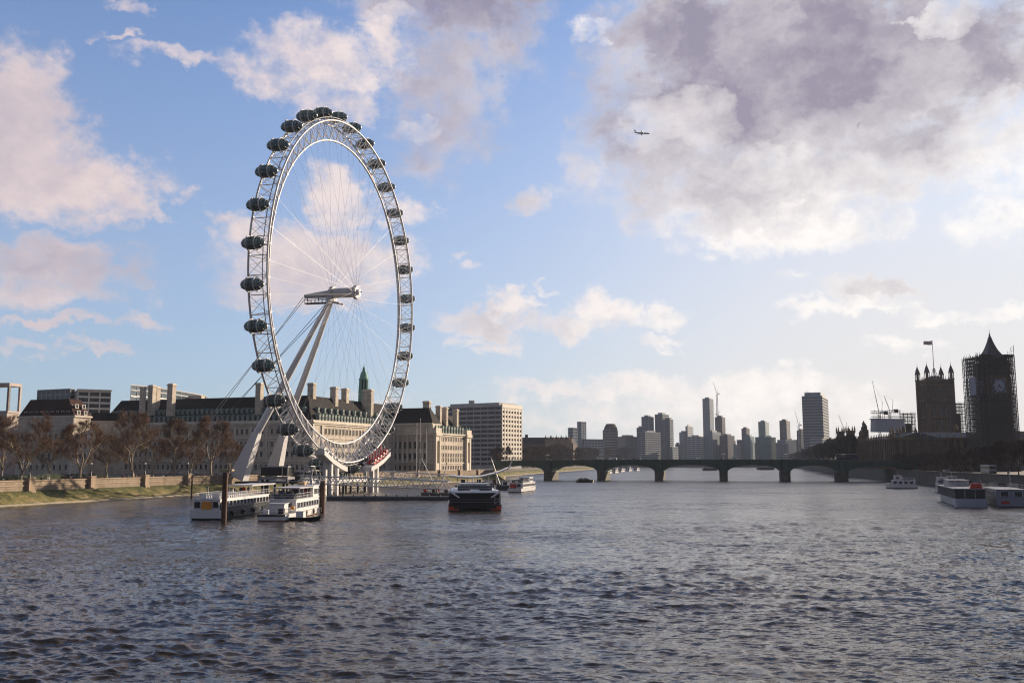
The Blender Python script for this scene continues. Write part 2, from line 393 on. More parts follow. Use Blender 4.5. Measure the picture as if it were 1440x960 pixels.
def corner_pts(px0, pxc, px1, Y, th, depth=None):
    """footprint whose nearest corner is seen at pxc and whose sides end at px0 and px1"""
    th = R(th); k0 = (px0-720)/F/math.cos(PITCH)*1.0; kc = (pxc-720)/F/math.cos(PITCH); k1 = (px1-720)/F/math.cos(PITCH)
    # horizon-level columns: ray(px, horizon) has x/y = (px-720)*cos(PITCH)/F
    k0, kc, k1 = [(p-720)*math.cos(PITCH)/F for p in (px0, pxc, px1)]
    C = Vector((kc*Y, Y)); dl = Vector((-math.cos(th), math.sin(th))); dr = Vector((math.sin(th), math.cos(th)))
    def hit(d, k): return C + d*((k*C.y-C.x)/(d.x-k*d.y)) if abs(d.x-k*d.y) > 1e-6 else C+d*10
    A = hit(dl, k0) if px0 < pxc else C+dl*(depth or 20)
    B = hit(dr, k1) if px1 > pxc else C+dr*(depth or 20)
    return A, C, B, A+B-C
def zat(py, px, Y): return at(px, py, Y).z
def inset(poly, d):
    c = sum((Vector(p[:2]) for p in poly), Vector((0, 0)))/len(poly)
    out = []
    for p in poly:
        v = Vector(p[:2])-c; out.append(c+v*(1-d/max(v.length, .01)*1.3))
    return out

# ------------------------------------------------------------------ river, ground, banks
LB = [(-215, -80), (-160, 80), (-120.7, 221), (-103, 295), (-4, 560), (-5, 707), (114, 1359), (190, 1900)]
RB = [(112, -80), (124, 80), (142, 221), (212, 541), (296, 888), (445, 1444), (540, 1900)]
def offset_line(pts, d):                # to the left of travel
    pts = [Vector(p) for p in pts]; out = []
    for i, p in enumerate(pts):
        a = (pts[min(i+1, len(pts)-1)]-pts[max(i-1, 0)]).normalized()
        out.append(p+Vector((-a.y, a.x))*d)
    return out
def resample(pts, step):
    out = []
    for a, b in zip(pts[:-1], pts[1:]):
        a = Vector(a); b = Vector(b); n = max(1, int((b-a).length/step))
        out += [a.lerp(b, i/n) for i in range(n)]
    out.append(Vector(pts[-1])); return out
def x_on(pts, k):                       # where the sight line x = k*y crosses a bank line
    for a, b in zip(pts[:-1], pts[1:]):
        fa, fb = a[0]-k*a[1], b[0]-k*b[1]
        if a[1] > 30 and fa*fb <= 0:
            t = fa/(fa-fb); return Vector(a).lerp(Vector(b), t)
def kx(px): return (px-720)*math.cos(PITCH)/F

def build_river():
    rs = np.random.RandomState(3)
    fine = np.linspace(-36, 36, 1450); sides = np.concatenate([np.linspace(-89, -36.6, 60), fine, np.linspace(36.6, 89, 60)])
    th = np.radians(sides)
    ypx = np.concatenate([np.linspace(400, 8, 740), 1/np.linspace(1/7.5, 1/1.6, 60)])
    dist = CAMZ*940/ypx
    dist = np.concatenate([[8, 20], dist[dist > 24], [3300]])
    D, T = np.meshgrid(dist, th, indexing='ij')
    X = D*np.sin(T); Y = D*np.cos(T); Z = np.zeros_like(X); DX = np.zeros_like(X); DY = np.zeros_like(X)
    cell = np.maximum(np.gradient(dist)[:, None], D*np.radians(0.05))
    # slow gusts change how rough the water is from place to place
    gust = np.ones_like(X)
    for i in range(9):
        lam = rs.uniform(25, 120); a = rs.uniform(0, 6.28)
        gust += 0.16*np.sin((X*np.cos(a)*.55+Y*np.sin(a))*6.283/lam+rs.uniform(0, 6.28))
    gust = np.clip(gust, .35, 1.7)
    KEEP = np.full_like(X, 1e-9); TOT = 1e-9
    for i in range(170):
        lam = 0.45*(6.5/0.45)**(rs.rand()**1.1)
        a = math.radians(-104)+rs.normal(0, .5)      # waves run down the river with the wind
        k = 6.2832/lam; ph = rs.uniform(0, 6.28)
        amp = 0.0040*lam**0.68*rs.uniform(.5, 1.4)
        fade = np.clip((lam/cell-0.55)/0.5, 0, 1)
        kx_, ky_ = math.cos(a)*k, math.sin(a)*k
        p = X*kx_+Y*ky_+ph
        A = amp*fade*gust; KEEP += (amp*k*fade)**2; TOT += (amp*k)**2
        Z += A*np.sin(p); DX += 1.15*A*math.cos(a)*np.cos(p); DY += 1.15*A*math.sin(a)*np.cos(p)
    X = X+DX; Y = Y+DY
    chop = (1.0+2.6*(1-np.sqrt(KEEP/TOT))).astype(np.float32)      # chop the mesh is too coarse to carry
    edge = (D > 2500) | (np.abs(T) > math.radians(36.3)); Z[edge] = 0
    n, m = X.shape
    co = np.stack([X, Y, Z], -1).reshape(-1, 3).astype(np.float32)
    i = np.arange(n-1)[:, None]*m+np.arange(m-1)[None, :]
    q = np.stack([i, i+1, i+m+1, i+m], -1).reshape(-1, 4)[:, ::-1]
    me = bpy.data.meshes.new('river'); me.vertices.add(len(co)); me.vertices.foreach_set('co', co.ravel())
    me.loops.add(q.size); me.loops.foreach_set('vertex_index', q.ravel().astype(np.int32))
    me.polygons.add(len(q)); me.polygons.foreach_set('loop_start', (np.arange(len(q))*4).astype(np.int32))
    me.polygons.foreach_set('use_smooth', np.ones(len(q), bool)); me.update(calc_edges=True)
    me.attributes.new('chop', 'FLOAT', 'POINT').data.foreach_set('value', chop.ravel())
    m_ = bpy.data.materials.new('river_water'); m_.use_nodes = True; nt = m_.node_tree; N = nt.nodes; L = nt.links; b = N['Principled BSDF']
    b.inputs['Base Color'].default_value = (.058, .045, .034, 1); b.inputs['Roughness'].default_value = .10; b.inputs['IOR'].default_value = 1.33; b.inputs['Specular IOR Level'].default_value = .5
    geo = N.new('ShaderNodeNewGeometry'); mp = N.new('ShaderNodeMapping'); mp.inputs['Rotation'].default_value = (0, 0, R(10)); mp.inputs['Scale'].default_value = (.55, 1.3, 1)
    L.new(geo.outputs['Position'], mp.inputs['Vector'])
    big = N.new('ShaderNodeTexNoise'); big.inputs['Scale'].default_value = .022; big.inputs['Detail'].default_value = 3; L.new(mp.outputs[0], big.inputs['Vector'])
    br = N.new('ShaderNodeMapRange'); br.inputs[1].default_value = .35; br.inputs[2].default_value = .65; br.inputs[3].default_value = .5; br.inputs[4].default_value = 1.25; L.new(big.outputs['Fac'], br.inputs[0])
    # ripples too fine for the mesh tilt the surface directly, so they stay right at any distance
    acc = None
    for sc, k, dt in ((.05, .35, 3), (.16, .40, 3), (.46, .55, 4), (2.6, 1.5, 7)):
        n_ = N.new('ShaderNodeTexNoise'); n_.inputs['Scale'].default_value = sc; n_.inputs['Detail'].default_value = dt; n_.inputs['Roughness'].default_value = .62; L.new(mp.outputs[0], n_.inputs['Vector'])
        sb = N.new('ShaderNodeVectorMath'); sb.operation = 'SUBTRACT'; sb.inputs[1].default_value = (.5, .5, .5); L.new(n_.outputs['Color'], sb.inputs[0])
        ml = N.new('ShaderNodeVectorMath'); ml.operation = 'MULTIPLY'; ml.inputs[1].default_value = (k, k*1.2, 0); L.new(sb.outputs[0], ml.inputs[0])
        if acc: 
            ad = N.new('ShaderNodeVectorMath'); ad.operation = 'ADD'; L.new(acc.outputs[0], ad.inputs[0]); L.new(ml.outputs[0], ad.inputs[1]); acc = ad
        else: acc = ml
    at_ = N.new('ShaderNodeAttribute'); at_.attribute_name = 'chop'; pm_ = N.new('ShaderNodeMath'); pm_.operation = 'MULTIPLY'; pm_.inputs[0].default_value = 1.0; L.new(br.outputs[0], pm_.inputs[1]); rg = N.new('ShaderNodeMath'); rg.operation = 'MULTIPLY_ADD'; rg.inputs[1].default_value = .075; rg.inputs[2].default_value = .01; L.new(at_.outputs['Fac'], rg.inputs[0]); L.new(rg.outputs[0], b.inputs['Roughness'])
    sl = N.new('ShaderNodeVectorMath'); sl.operation = 'SCALE'; L.new(acc.outputs[0], sl.inputs[0]); L.new(pm_.outputs[0], sl.inputs['Scale'])
    ad = N.new('ShaderNodeVectorMath'); ad.operation = 'ADD'; L.new(sl.outputs[0], ad.inputs[0]); L.new(geo.outputs['Normal'], ad.inputs[1])
    nm = N.new('ShaderNodeVectorMath'); nm.operation = 'NORMALIZE'; L.new(ad.outputs[0], nm.inputs[0]); L.new(nm.outputs[0], b.inputs['Normal'])
    me.materials.append(m_)
    o = bpy.data.objects.new('river', me); COL.objects.link(o); tag(o, kind='structure')
build_river()

GZ = 5.0
def build_ground():
    g = MB()
    lin = offset_line(LB, 7.2); rin = offset_line(RB, -1.0)
    poly = [tuple(p) for p in lin] + [tuple(p) for p in reversed(rin)] + [(2900, -80), (2900, 3400), (-2900, 3400), (-2900, -80)]
    m = mat('ground_paving', (.12, .11, .10), .9, .3, .08)
    g.add([(p[0], p[1], GZ) for p in poly], [tuple(range(len(poly)-1, -1, -1))], m)
    # walls down to the river bed
    n1 = len(lin); n2 = len(rin)
    for seq in (lin, rin):
        for a, b in zip(seq[:-1], seq[1:]): g.add([(a[0],a[1],-2),(b[0],b[1],-2),(b[0],b[1],GZ),(a[0],a[1],GZ)], [(0,1,2,3)], m)
    a, b = lin[-1], rin[-1]; g.add([(a[0],a[1],-2),(b[0],b[1],-2),(b[0],b[1],GZ),(a[0],a[1],GZ)], [(0,1,2,3)], m)
    o = g.build('ground'); tag(o, kind='structure')
    # lawn of the gardens behind the promenade
    lw = MB(); lawn = mat('lawn', (.035, .05, .018), .95, .35, .5)
    A = offset_line(LB, 26); Bq = offset_line(LB, 95)
    pl = [A[1], A[2], A[3], A[3].lerp(A[4], .2), Bq[3].lerp(Bq[4], .2), Bq[3], Bq[2], Bq[1]]
    lw.add([(p[0], p[1], GZ+.012) for p in pl], [tuple(range(len(pl)))], lawn); tag(lw.build('lawn'), kind='structure')
build_ground()
def build_foreshore():
    pts = resample(LB, 1.4); f = MB(); rs = random.Random(5)
    prof = [(-2.0, -1.2), (0.0, .12), (.7, .42), (.9, .30), (2.4, 1.05), (4.2, 2.2), (5.6, 3.05), (6.3, 3.25), (7.0, 3.3)]
    m = bpy.data.materials.new('foreshore'); m.use_nodes = True; nt = m.node_tree; N = nt.nodes; L = nt.links; b = N['Principled BSDF']; b.inputs['Roughness'].default_value = .9
    geo = N.new('ShaderNodeNewGeometry'); n = N.new('ShaderNodeTexNoise'); n.inputs['Scale'].default_value = .33; n.inputs['Detail'].default_value = 7; n.inputs['Roughness'].default_value = .65; L.new(geo.outputs['Position'], n.inputs['Vector'])
    cr = N.new('ShaderNodeValToRGB'); e = cr.color_ramp.elements; e[0].position = .33; e[0].color = (.06, .068, .016, 1); e[1].position = .70; e[1].color = (.33, .25, .13, 1)
    x = e.new(.5); x.color = (.16, .145, .042, 1); n2 = N.new('ShaderNodeTexNoise'); n2.inputs['Scale'].default_value = 1.7; n2.inputs['Detail'].default_value = 6; L.new(geo.outputs['Position'], n2.inputs['Vector'])
    sp = N.new('ShaderNodeSeparateXYZ'); L.new(geo.outputs['Position'], sp.inputs[0])
    # weed grows thicker above the tide line: height shifts the ramp
    hh = N.new('ShaderNodeMath'); hh.operation = 'MULTIPLY_ADD'; hh.inputs[1].default_value = -.085; hh.inputs[2].default_value = .12; L.new(sp.outputs[2], hh.inputs[0])
    a1 = N.new('ShaderNodeMath'); L.new(hh.outputs[0], a1.inputs[0]); L.new(n.outputs['Fac'], a1.inputs[1])
    a2 = N.new('ShaderNodeMath'); a2.operation = 'MULTIPLY_ADD'; a2.inputs[1].default_value = .42; L.new(n2.outputs['Fac'], a2.inputs[0]); L.new(a1.outputs[0], a2.inputs[2])
    a3 = N.new('ShaderNodeMath'); a3.operation = 'SUBTRACT'; a3.inputs[1].default_value = .22; L.new(a2.outputs[0], a3.inputs[0]); L.new(a3.outputs[0], cr.inputs[0])
    L.new(cr.outputs[0], b.inputs['Base Color'])
    bp = N.new('ShaderNodeBump'); bp.inputs['Strength'].default_value = .8; bp.inputs['Distance'].default_value = .5; L.new(n.outputs['Fac'], bp.inputs['Height']); L.new(bp.outputs[0], b.inputs['Normal'])
    ledge = mat('ledge_stone', (.42, .37, .30), .85, .3, .8)
    rowsv = []
    for p in range(len(prof)):
        ln = offset_line(pts, prof[p][0])
        rowsv.append([(q[0]+rs.uniform(-.25, .25)*(2 < p < 7), q[1], prof[p][1]+rs.uniform(-.34, .34)*(3 < p < 7)) for q in ln])
    k = len(pts)
    f.add([v for r in rowsv for v in r], [(j*k+i, j*k+i+1, (j+1)*k+i+1, (j+1)*k+i) for j in range(3, len(prof)-1) for i in range(k-1)], m, True)
    f.add([v for r in rowsv for v in r], [(j*k+i, j*k+i+1, (j+1)*k+i+1, (j+1)*k+i) for j in range(0, 1) for i in range(k-1)], m, True)
    tag(f.build('foreshore'), kind='structure')
    g = MB(); g.add([v for r in rowsv for v in r], [(j*k+i, j*k+i+1, (j+1)*k+i+1, (j+1)*k+i) for j in range(1, 3) for i in range(k-1)], ledge)
    tag(g.build('stone_ledge'), kind='structure')
build_foreshore()
WALL = offset_line(LB, 6.8)
PILLAR_PX = [42, 128, 204, 264, 321]
lamp_pts = []
def strip_wall(mb, pts, d0, d1, z0, z1, m):
    a = offset_line(pts, d0); b = offset_line(pts, d1); n = len(pts)
    vs = [(p[0],p[1],z) for z in (z0, z1) for l in (a, b) for p in l]
    fs = []
    for i in range(n-1):
        A0, B0, A1, B1 = i, n+i, 2*n+i, 3*n+i
        fs += [(A0,A0+1,A1+1,A1), (B0+1,B0,B1,B1+1), (A1,A1+1,B1+1,B1), (A0+1,A0,B0,B0+1)]
    fs += [(0,2*n,3*n,n), (n-1,2*n-1,4*n-1,3*n-1)]
    mb.add(vs, fs, m)
def build_left_wall():
    root = empty('river_wall', (WALL[2].x, WALL[2].y, 3.2), 'tan granite river wall with square piers above the green foreshore on the left', 'wall')
    pts = resample(LB[1:6], 8)
    w = MB(); strip_wall(w, pts, 6.6, 7.3, 2.6, 5.75, wall_stone); w.build('wall', root)
    c = MB(); strip_wall(c, pts, 6.4, 7.5, 5.753, 6.0, granite); strip_wall(c, pts, 6.45, 6.6, 4.5, 4.75, granite); c.build('coping', root)
    prt = resample(LB[1:6], 8)
    for px in PILLAR_PX:
        p = x_on(WALL, kx(px)); t = (Vector((p.x, p.y))-WALL[1]).normalized()
        fx = Face(p-Vector((.9, 0))*0+Vector((.24, .97))*-.95, p+Vector((.24, .97))*.95)
        b = MB(); b.obox(fx, 0, 1.9, 2.4, 6.3, -.9, 1.1, granite); b.obox(fx, -.15, 2.05, 6.303, 6.7, -1.05, 1.25, granite); b.obox(fx, -.2, 2.1, 2.35, 3.5, -.6, 1.4, granite)
        b.build('pier', root); lamp_pts.append((p.x+.1, p.y, 6.7))
    # further small piers towards the bridge
    far = resample([WALL[3], WALL[4]], 24)
    for q in far[2:-1]:
        b = MB(); fx = Face(q+Vector((-.33, -.94))*.9, q+Vector((.33, .94))*.9)
        b.obox(fx, 0, 1.8, 2.4, 6.5, -.9, 1.0, granite); b.build('pier', root)
build_left_wall()
def lamp_mesh_parts():
    post = MB(); post.lathe((0, 0, 0), [(.34,0),(.34,.25),(.2,.4),(.24,.7),(.13,1.0),(.10,1.6),(.13,1.75),(.08,2.1),(.06,2.9),(.12,3.0)], black_paint, 8)
    arm = MB()
    globe = MB(); globe.lathe((0, 0, 3.0), [(.12,0),(.26,.12),(.32,.32),(.26,.52),(.10,.62),(.05,.75)], lamp_glass, 10)
    return post.mesh('post'), globe.mesh('globe')
lp, lg = lamp_mesh_parts()
lamp_words = ['nearest the left edge of the photo', 'beside the second plane tree', 'beside the third plane tree', 'in front of the slim fourth tree', 'just left of the wheel\'s leg foot']
for i, p in enumerate(lamp_pts):
    r = empty('street_lamp', p, 'black lamp with white globe on a wall pier, '+lamp_words[i], 'street lamp', 'lamps on the river wall')
    place(lp, 'post', r, Vector(p)); place(lg, 'globe', r, Vector(p))
def build_right_wall():
    root = empty('embankment_wall', (RB[3][0], RB[3][1], 0), 'dark granite embankment wall along the right bank behind the moored boats', 'wall')
    pts = resample(RB, 10); w = MB(); strip_wall(w, pts, -1.2, 0.0, -1.5, 6.2, bridge_stone); w.build('wall', root)
    c = MB(); strip_wall(c, pts, -1.4, .2, 6.203, 6.55, bridge_stone); c.build('coping', root)
build_right_wall()

# ------------------------------------------------------------------ road bridge
BL = Vector((kx(694)*563, 563)); BR = Vector((kx(1290)*512, 512)); BF = Face(BL, BR)
def s_at(px):
    k = kx(px); return (BF.p0.x-k*BF.p0.y)/(k*BF.t.y-BF.t.x)
deck_z = lambda s: 10.15+.75*(1-((s-BF.len*.5)/(BF.len*.5))**2)
BRIDGE_PX = [770, 845, 926, 1017, 1105, 1186]
def build_bridge():
    root = empty('road_bridge', (*BF.pt(BF.len/2, 0)[:2], 0), 'long low green arched road bridge on stone piers crossing the river', 'bridge')
    ps = [s_at(p) for p in BRIDGE_PX]; gap = ps[1]-ps[0]
    ps = [0.0]+ps+[BF.len]; hw = 2.3; TH = 26.0
    for k in range(len(ps)-1):
        a = ps[k]+(hw if k else 0); b = ps[k+1]-(hw if k < len(ps)-2 else 0)
        n = 20; top = []; bot = []; b2 = MB()
        for i in range(n+1):
            u = -1+2*i/n; s = a+(b-a)*i/n; z = 5.1+(deck_z((a+b)/2)-2.0-5.1)*math.sqrt(max(0, 1-u*u*.985))
            top.append((s, deck_z(s))); bot.append((s, z))
        vs = []
        for s, z in bot: vs += [BF.pt(s, z, 0), BF.pt(s, z, -TH)]
        for s, z in top: vs += [BF.pt(s, z, 0), BF.pt(s, z, -TH)]
        o = 2*(n+1); fs = []
        for i in range(n):
            A = 2*i; fs += [(A, A+2, o+A+2, o+A), (A+3, A+1, o+A+1, o+A+3), (A+1, A+3, A+2, A), (o+A, o+A+2, o+A+3, o+A+1)]
        b2.add(vs, fs, bridge_green)
        # raised arch rib
        rib = [(s, z) for s, z in bot]
        for (s0, z0), (s1, z1) in zip(rib[:-1], rib[1:]):
            P = [BF.pt(s0,z0-.02,.2),BF.pt(s1,z1-.02,.2),BF.pt(s1,z1+.5,.2),BF.pt(s0,z0+.5,.2),BF.pt(s0,z0-.02,-.1),BF.pt(s1,z1-.02,-.1),BF.pt(s1,z1+.5,-.1),BF.pt(s0,z0+.5,-.1)]
            b2.add(P, [(0,1,2,3),(5,4,7,6),(3,2,6,7),(4,5,1,0)], bridge_green)
        for i in range(1, n, 2):       # spandrel posts
            s, z = bot[i]
            if deck_z(s)-z > 1.2: b2.obox(BF, s-.12, s+.12, z+.5, deck_z(s)-.3, -.05, .12, bridge_green)
        b2.build('arch_span', root)
    for k, s in enumerate(ps[1:-1]):
        b = MB(); q = [BF.pt(s-hw, 0, 0), BF.pt(s-hw+.3, 0, 1.6), BF.pt(s, 0, 2.8), BF.pt(s+hw-.3, 0, 1.6), BF.pt(s+hw, 0, 0), BF.pt(s+hw, 0, -TH), BF.pt(s-hw, 0, -TH)]
        b.prism([(p.x, p.y) for p in q], -2, 4.9, bridge_stone)
        q2 = [BF.pt(s-hw-.25, 0, 0), BF.pt(s-hw, 0, 1.9), BF.pt(s, 0, 3.1), BF.pt(s+hw, 0, 1.9), BF.pt(s+hw+.25, 0, 0)]
        b.prism([(p.x, p.y) for p in q2], 4.903, 5.4, bridge_stone)
        b.obox(BF, s-1.7, s+1.7, 5.403, deck_z(s)-.2, -.4, 1.3, bridge_green)
        b.obox(BF, s-2.0, s+2.0, deck_z(s)-.197, deck_z(s)+.1, -.4, 1.6, bridge_green)
        b.obox(BF, s-1.6, s+1.6, deck_z(s)+.103, deck_z(s)+1.25, .35, 1.2, bridge_green)
        b.obox(BF, s-hw, s+hw, 4.903, deck_z(s)-.1, -TH, -.41, bridge_green)
        b.build('bridge_pier', root)
    n = 60
    for d0, d1 in ((.02, .28), (-TH-.1, -TH+.16)):
        par = MB()
        for i in range(n):
            s0, s1 = BF.len*i/n, BF.len*(i+1)/n
            P = []
            for dz in (0, 1.12):
                for s, d in ((s0,d1),(s1,d1),(s1,d0),(s0,d0)): P.append(BF.pt(s, deck_z(s)+dz+.004, d))
            par.add(P, [(0,1,5,4),(2,3,7,6),(4,5,6,7)], bridge_green)
            P = []
            for dz in (-.55, -.05):
                for s, d in ((s0,d1+.2),(s1,d1+.2),(s1,d0),(s0,d0)): P.append(BF.pt(s, deck_z(s)+dz, d))
            if d0 > 0: par.add(P, [(0,1,5,4),(4,5,6,7),(3,2,1,0)], bridge_green)
        par.build('parapet', root)
    rd = MB()
    for i in range(n):
        s0, s1 = BF.len*i/n, BF.len*(i+1)/n
        rd.add([BF.pt(s0,deck_z(s0)+.01,-3.5),BF.pt(s1,deck_z(s1)+.01,-3.5),BF.pt(s1,deck_z(s1)+.01,-TH+3.5),BF.pt(s0,deck_z(s0)+.01,-TH+3.5)], [(0,1,2,3)], asphalt)
    rd.build('roadway', root)
    # three globe lamp standards above each pier
    pm = MB(); pm.lathe((0,0,0), [(.3,0),(.22,.4),(.1,.7),(.07,2.6)], bridge_green, 8)
    pm.tube((-.7,0,2.3), (.7,0,2.3), .05, bridge_green); pm.tube((-.7,0,2.3), (-.7,0,2.55), .05, bridge_green); pm.tube((.7,0,2.3), (.7,0,2.55), .05, bridge_green)
    gm = MB()
    for x, z in ((-.7, 2.5), (.7, 2.5), (0, 2.65)): gm.lathe((x, 0, z), [(.06,0),(.2,.15),(.22,.3),(.12,.5),(.03,.6)], lamp_glass, 8)
    pme, gme = pm.mesh('post'), gm.mesh('globes')
    names = ['first', 'second', 'third', 'fourth', 'fifth', 'sixth']
    for k, s in enumerate(ps[1:-1]):
        p = BF.pt(s, deck_z(s)+1.25, .75)
        r = empty('bridge_lamp', p, 'green triple globe lamp standard on the bridge parapet above the %s pier from the left' % names[k], 'street lamp', 'lamps on the bridge parapet')
        r.rotation_euler = (0, 0, BF.rz); place(pme, 'post', r, p); place(gme, 'globes', r, p)
build_bridge()

# ------------------------------------------------------------------ great stone hall on the left bank
def mansard(mb, poly, z0, z1, ins, m, hip=None):
    mb.prism([tuple(p) for p in poly], z0, z1, m, top=[tuple(p) for p in hip])
def build_hall():
    W2 = lambda x, y: Vector((x, y))
    A = W2(-89.8, 423); J = W2(-61.9, 498); NB = Vector((-.937, .35)); TB = Vector((.35, .937))
    A0 = A + NB*122; Bc = W2(-40.8, 490); Bf = W2(-24.3, 534)
    root = empty('stone_hall', (A.x, A.y, GZ), 'huge pale stone hall with black mansard roofs and green copper cupola behind the wheel', 'building')
    EZ, RZ = 28.5, 41.0
    # --- north range and river range
    polyA = [A0, A, J, J+NB*24, A+TB*26+NB*24, A0+TB*26]
    w = MB(); w.prism([tuple(p) for p in polyA], GZ-.5, EZ, portland)
    w.build('wall', root)
    north = Face(A0, A); west = Face(A, J)
    tr = MB()
    for F_ in (north, west):
        tr.obox(F_, 0, F_.len, EZ-1.3, EZ-.5, 0, .5, portland_trim); tr.obox(F_, 0, F_.len, EZ-.497, EZ+.15, 0, 1.0, portland_trim)
        tr.obox(F_, 0, F_.len, 21.2, 21.6, 0, .35, portland_trim); tr.obox(F_, 0, F_.len, 10.6, 11.0, 0, .4, portland_trim); tr.obox(F_, 0, F_.len, EZ+.153, EZ+.9, .2, .6, portland_trim)
    for a in np.arange(2.5, north.len, 8.7): tr.obox(north, a-.5, a+.5, 11.003, EZ-1.31, 0, .3, portland_trim)
    for a in (0.9, 8.6, west.len-8.6, west.len-.9): tr.obox(west, a-.8, a+.8, 5, EZ-1.31, .0, .45, portland_trim)
    tr.build('cornice', root)
    # mansard roofs with steep slopes
    i1 = 7.5
    rf = MB()
    pA = [A0+TB*.6, A+(NB+TB)*.6, J+NB*.6, J+NB*24, A+TB*26+NB*24, A0+TB*26]
    hipA = [A0+TB*i1+Vector((.937,-.35))*6, A+(NB+TB)*i1, J+NB*i1, J+NB*16, A+TB*17.5+NB*16, A0+TB*17+Vector((.937,-.35))*6]
    rf.prism([tuple(p) for p in pA], EZ+.16, RZ, slate, top=[tuple(p) for p in hipA])
    rf.add([(p[0]+q[0]*.01, p[1]+q[1]*.01, RZ+.03) for p, q in zip(hipA, hipA)], [tuple(range(6))], lead_roof)
    roof = rf.build('roof', root)
    # dormers, two tiers
    dn = Bag(root, 'dormer', dorm)
    n = 38
    sl = (i1-.6)/(RZ-EZ)
    for F_, n, aa, bb in ((north, 40, 4, north.len-5), (west, 26, 5, west.len-3)):
        for i in range(n):
            a = aa+(bb-aa)*(i+.5)/n
            dn.add(F_.pt(a, EZ+.9, -.9), F_.rz, (1.55, 1.3, 2.9))
            if F_ is north or i % 2: dn.add(F_.pt(a+(.4 if F_ is north else 0), EZ+4.6, -.6-sl*4.4-.3), F_.rz, (1.45, 1.3, 2.3))
    dn.done(100, A.to_3d())
    wb = Bag(root, 'window', win_stone)
    rows(wb, north, 3, north.len-3, 42, (23.3, 17.6, 13.0, 7.2), 1.35, 2.3)
    rows(wb, west, 10, west.len-10, 19, (23.2, 17.2, 12.6, 7.0), 1.45, 2.6)
    wb.done(100, A.to_3d())
    # --- southern range standing forward to the river
    north2 = Face(Bc+NB*30, Bc); west2 = Face(Bc, Bf); E2, A2, R2 = 25.6, 30.6, 39.0
    polyB = [Bc+NB*30, Bc, Bf, Bf+NB*30]
    w2 = MB(); w2.prism([tuple(p) for p in polyB], GZ-.5, E2, portland)
    inn = [Bc+NB*30, Bc+NB*.8+TB*.8, Bc+NB*.8+TB*12, Bc+NB*30+TB*12]
    w2.prism([tuple(p) for p in inn], E2+.003, A2, portland); w2.build('wall', root)
    t2 = MB()
    for F_ in (north2, west2):
        t2.obox(F_, 0, F_.len, E2-1.5, E2-.7, 0, .45, portland_trim); t2.obox(F_, 0, F_.len, E2-.697, E2+.1, 0, 1.1, portland_trim); t2.obox(F_, 0, F_.len, 9.8, 10.2, 0, .5, portland_trim)
    t2.obox(north2, 0, north2.len-.8, A2-.5, A2+.2, -.8, -.2, portland_trim)
    t2.build('cornice', root)
    # engaged columns on the shaded side
    for i in range(8):
        a = north2.len-3.2-i*2.9
        c = MB(); p = north2.pt(a, 0, .35); c.lathe((p.x, p.y, 10.2), [(.85,0),(.85,.4),(.62,.6),(.60,7),(.54,13.0),(.8,13.4),(.85,13.9)], portland_trim, 10); c.build('column', root)
    wb2 = Bag(root, 'window', win_stone)
    for i in range(8):
        a = north2.len-4.65-i*2.9
        for z, h in ((12.0, 3.2), (17.6, 3.4), (6.4, 2.4)): wb2.add(north2.pt(a, z, .02), north2.rz, (1.3, 1, h))
    rows(wb2, west2, 7.5, west2.len-6.5, 10, (21.6, 17.2, 13.2, 10.6, 6.6), 1.3, 2.1)
    wb2.done(100, Bc.to_3d())
    # end pavilions with tall round-headed niches
    for s0, s1 in ((.3, 6.6), (west2.len-6.2, west2.len-.2)):
        p = MB()
        p.obox(west2, s0, s0+1.5, GZ, E2-1.6, 0, 1.4, portland_trim); p.obox(west2, s1-1.5, s1, GZ, E2-1.6, 0, 1.4, portland_trim)
        p.obox(west2, s0+1.5, s1-1.5, GZ, 10.0, 0, 1.2, portland_trim)
        c = (s0+s1)/2; hw = (s1-s0)/2-1.5; zc = 20.0; arc = [(c-hw*math.cos(math.pi*i/10), zc+hw*math.sin(math.pi*i/10)) for i in range(11)]
        for (a0, z0), (a1, z1) in zip(arc[:-1], arc[1:]):
            P = [west2.pt(a0,z0,1.2),west2.pt(a1,z1,1.2),west2.pt(a1,E2-1.6,1.2),west2.pt(a0,E2-1.6,1.2),west2.pt(a0,z0,0),west2.pt(a1,z1,0)]
            p.add(P, [(0,1,2,3),(4,5,1,0)], portland_trim)
        p.obox(west2, c-hw*.8, c+hw*.8, 10.0, 20.5, .02, .06, pane)
        p.obox(west2, s0-.3, s1+.3, E2+.103, E2+2.6, -3, 1.5, portland_trim); p.obox(west2, s0-.6, s1+.6, E2-1.59, E2+.1, 0, 1.9, portland_trim)
        for j in range(2): p.frustum(west2.pt((s0+s1)/2+(-1.8, 1.8)[j], 0, .5), .55, .25, E2+2.6, E2+4.2, copper, 8)
        p.build('end_pavilion', root)
    r2 = MB()
    r2.prism([tuple(p) for p in (Bc+NB*30+TB*.9, Bc+(NB+TB)*1.0, Bc+NB*1.0+TB*11.6, Bc+NB*30+TB*11.6)], A2+.2, R2, slate,
             top=[tuple(p) for p in (Bc+NB*30+TB*6, Bc+NB*5.5+TB*5.6, Bc+NB*5.5+TB*7.2, Bc+NB*30+TB*7)])
    r2.prism([tuple(p) for p in (Bc+NB*1.0+TB*12, Bf+NB*1.0-TB*.8, Bf+NB*20-TB*.8, Bc+NB*20+TB*12)], E2+.12, R2-3, slate,
             top=[tuple(p) for p in (Bc+NB*7+TB*13, Bf+NB*7-TB*7, Bf+NB*14-TB*7, Bc+NB*14+TB*13)])
    r2.build('roof', root)
    dw = Bag(root, 'dormer', dorm)
    for i in range(8): dw.add(west2.pt(9+(west2.len-17.5)*(i+.5)/8, E2+.3, -.3), west2.rz, (1.7, 1.3, 3.4))
    dw.done()
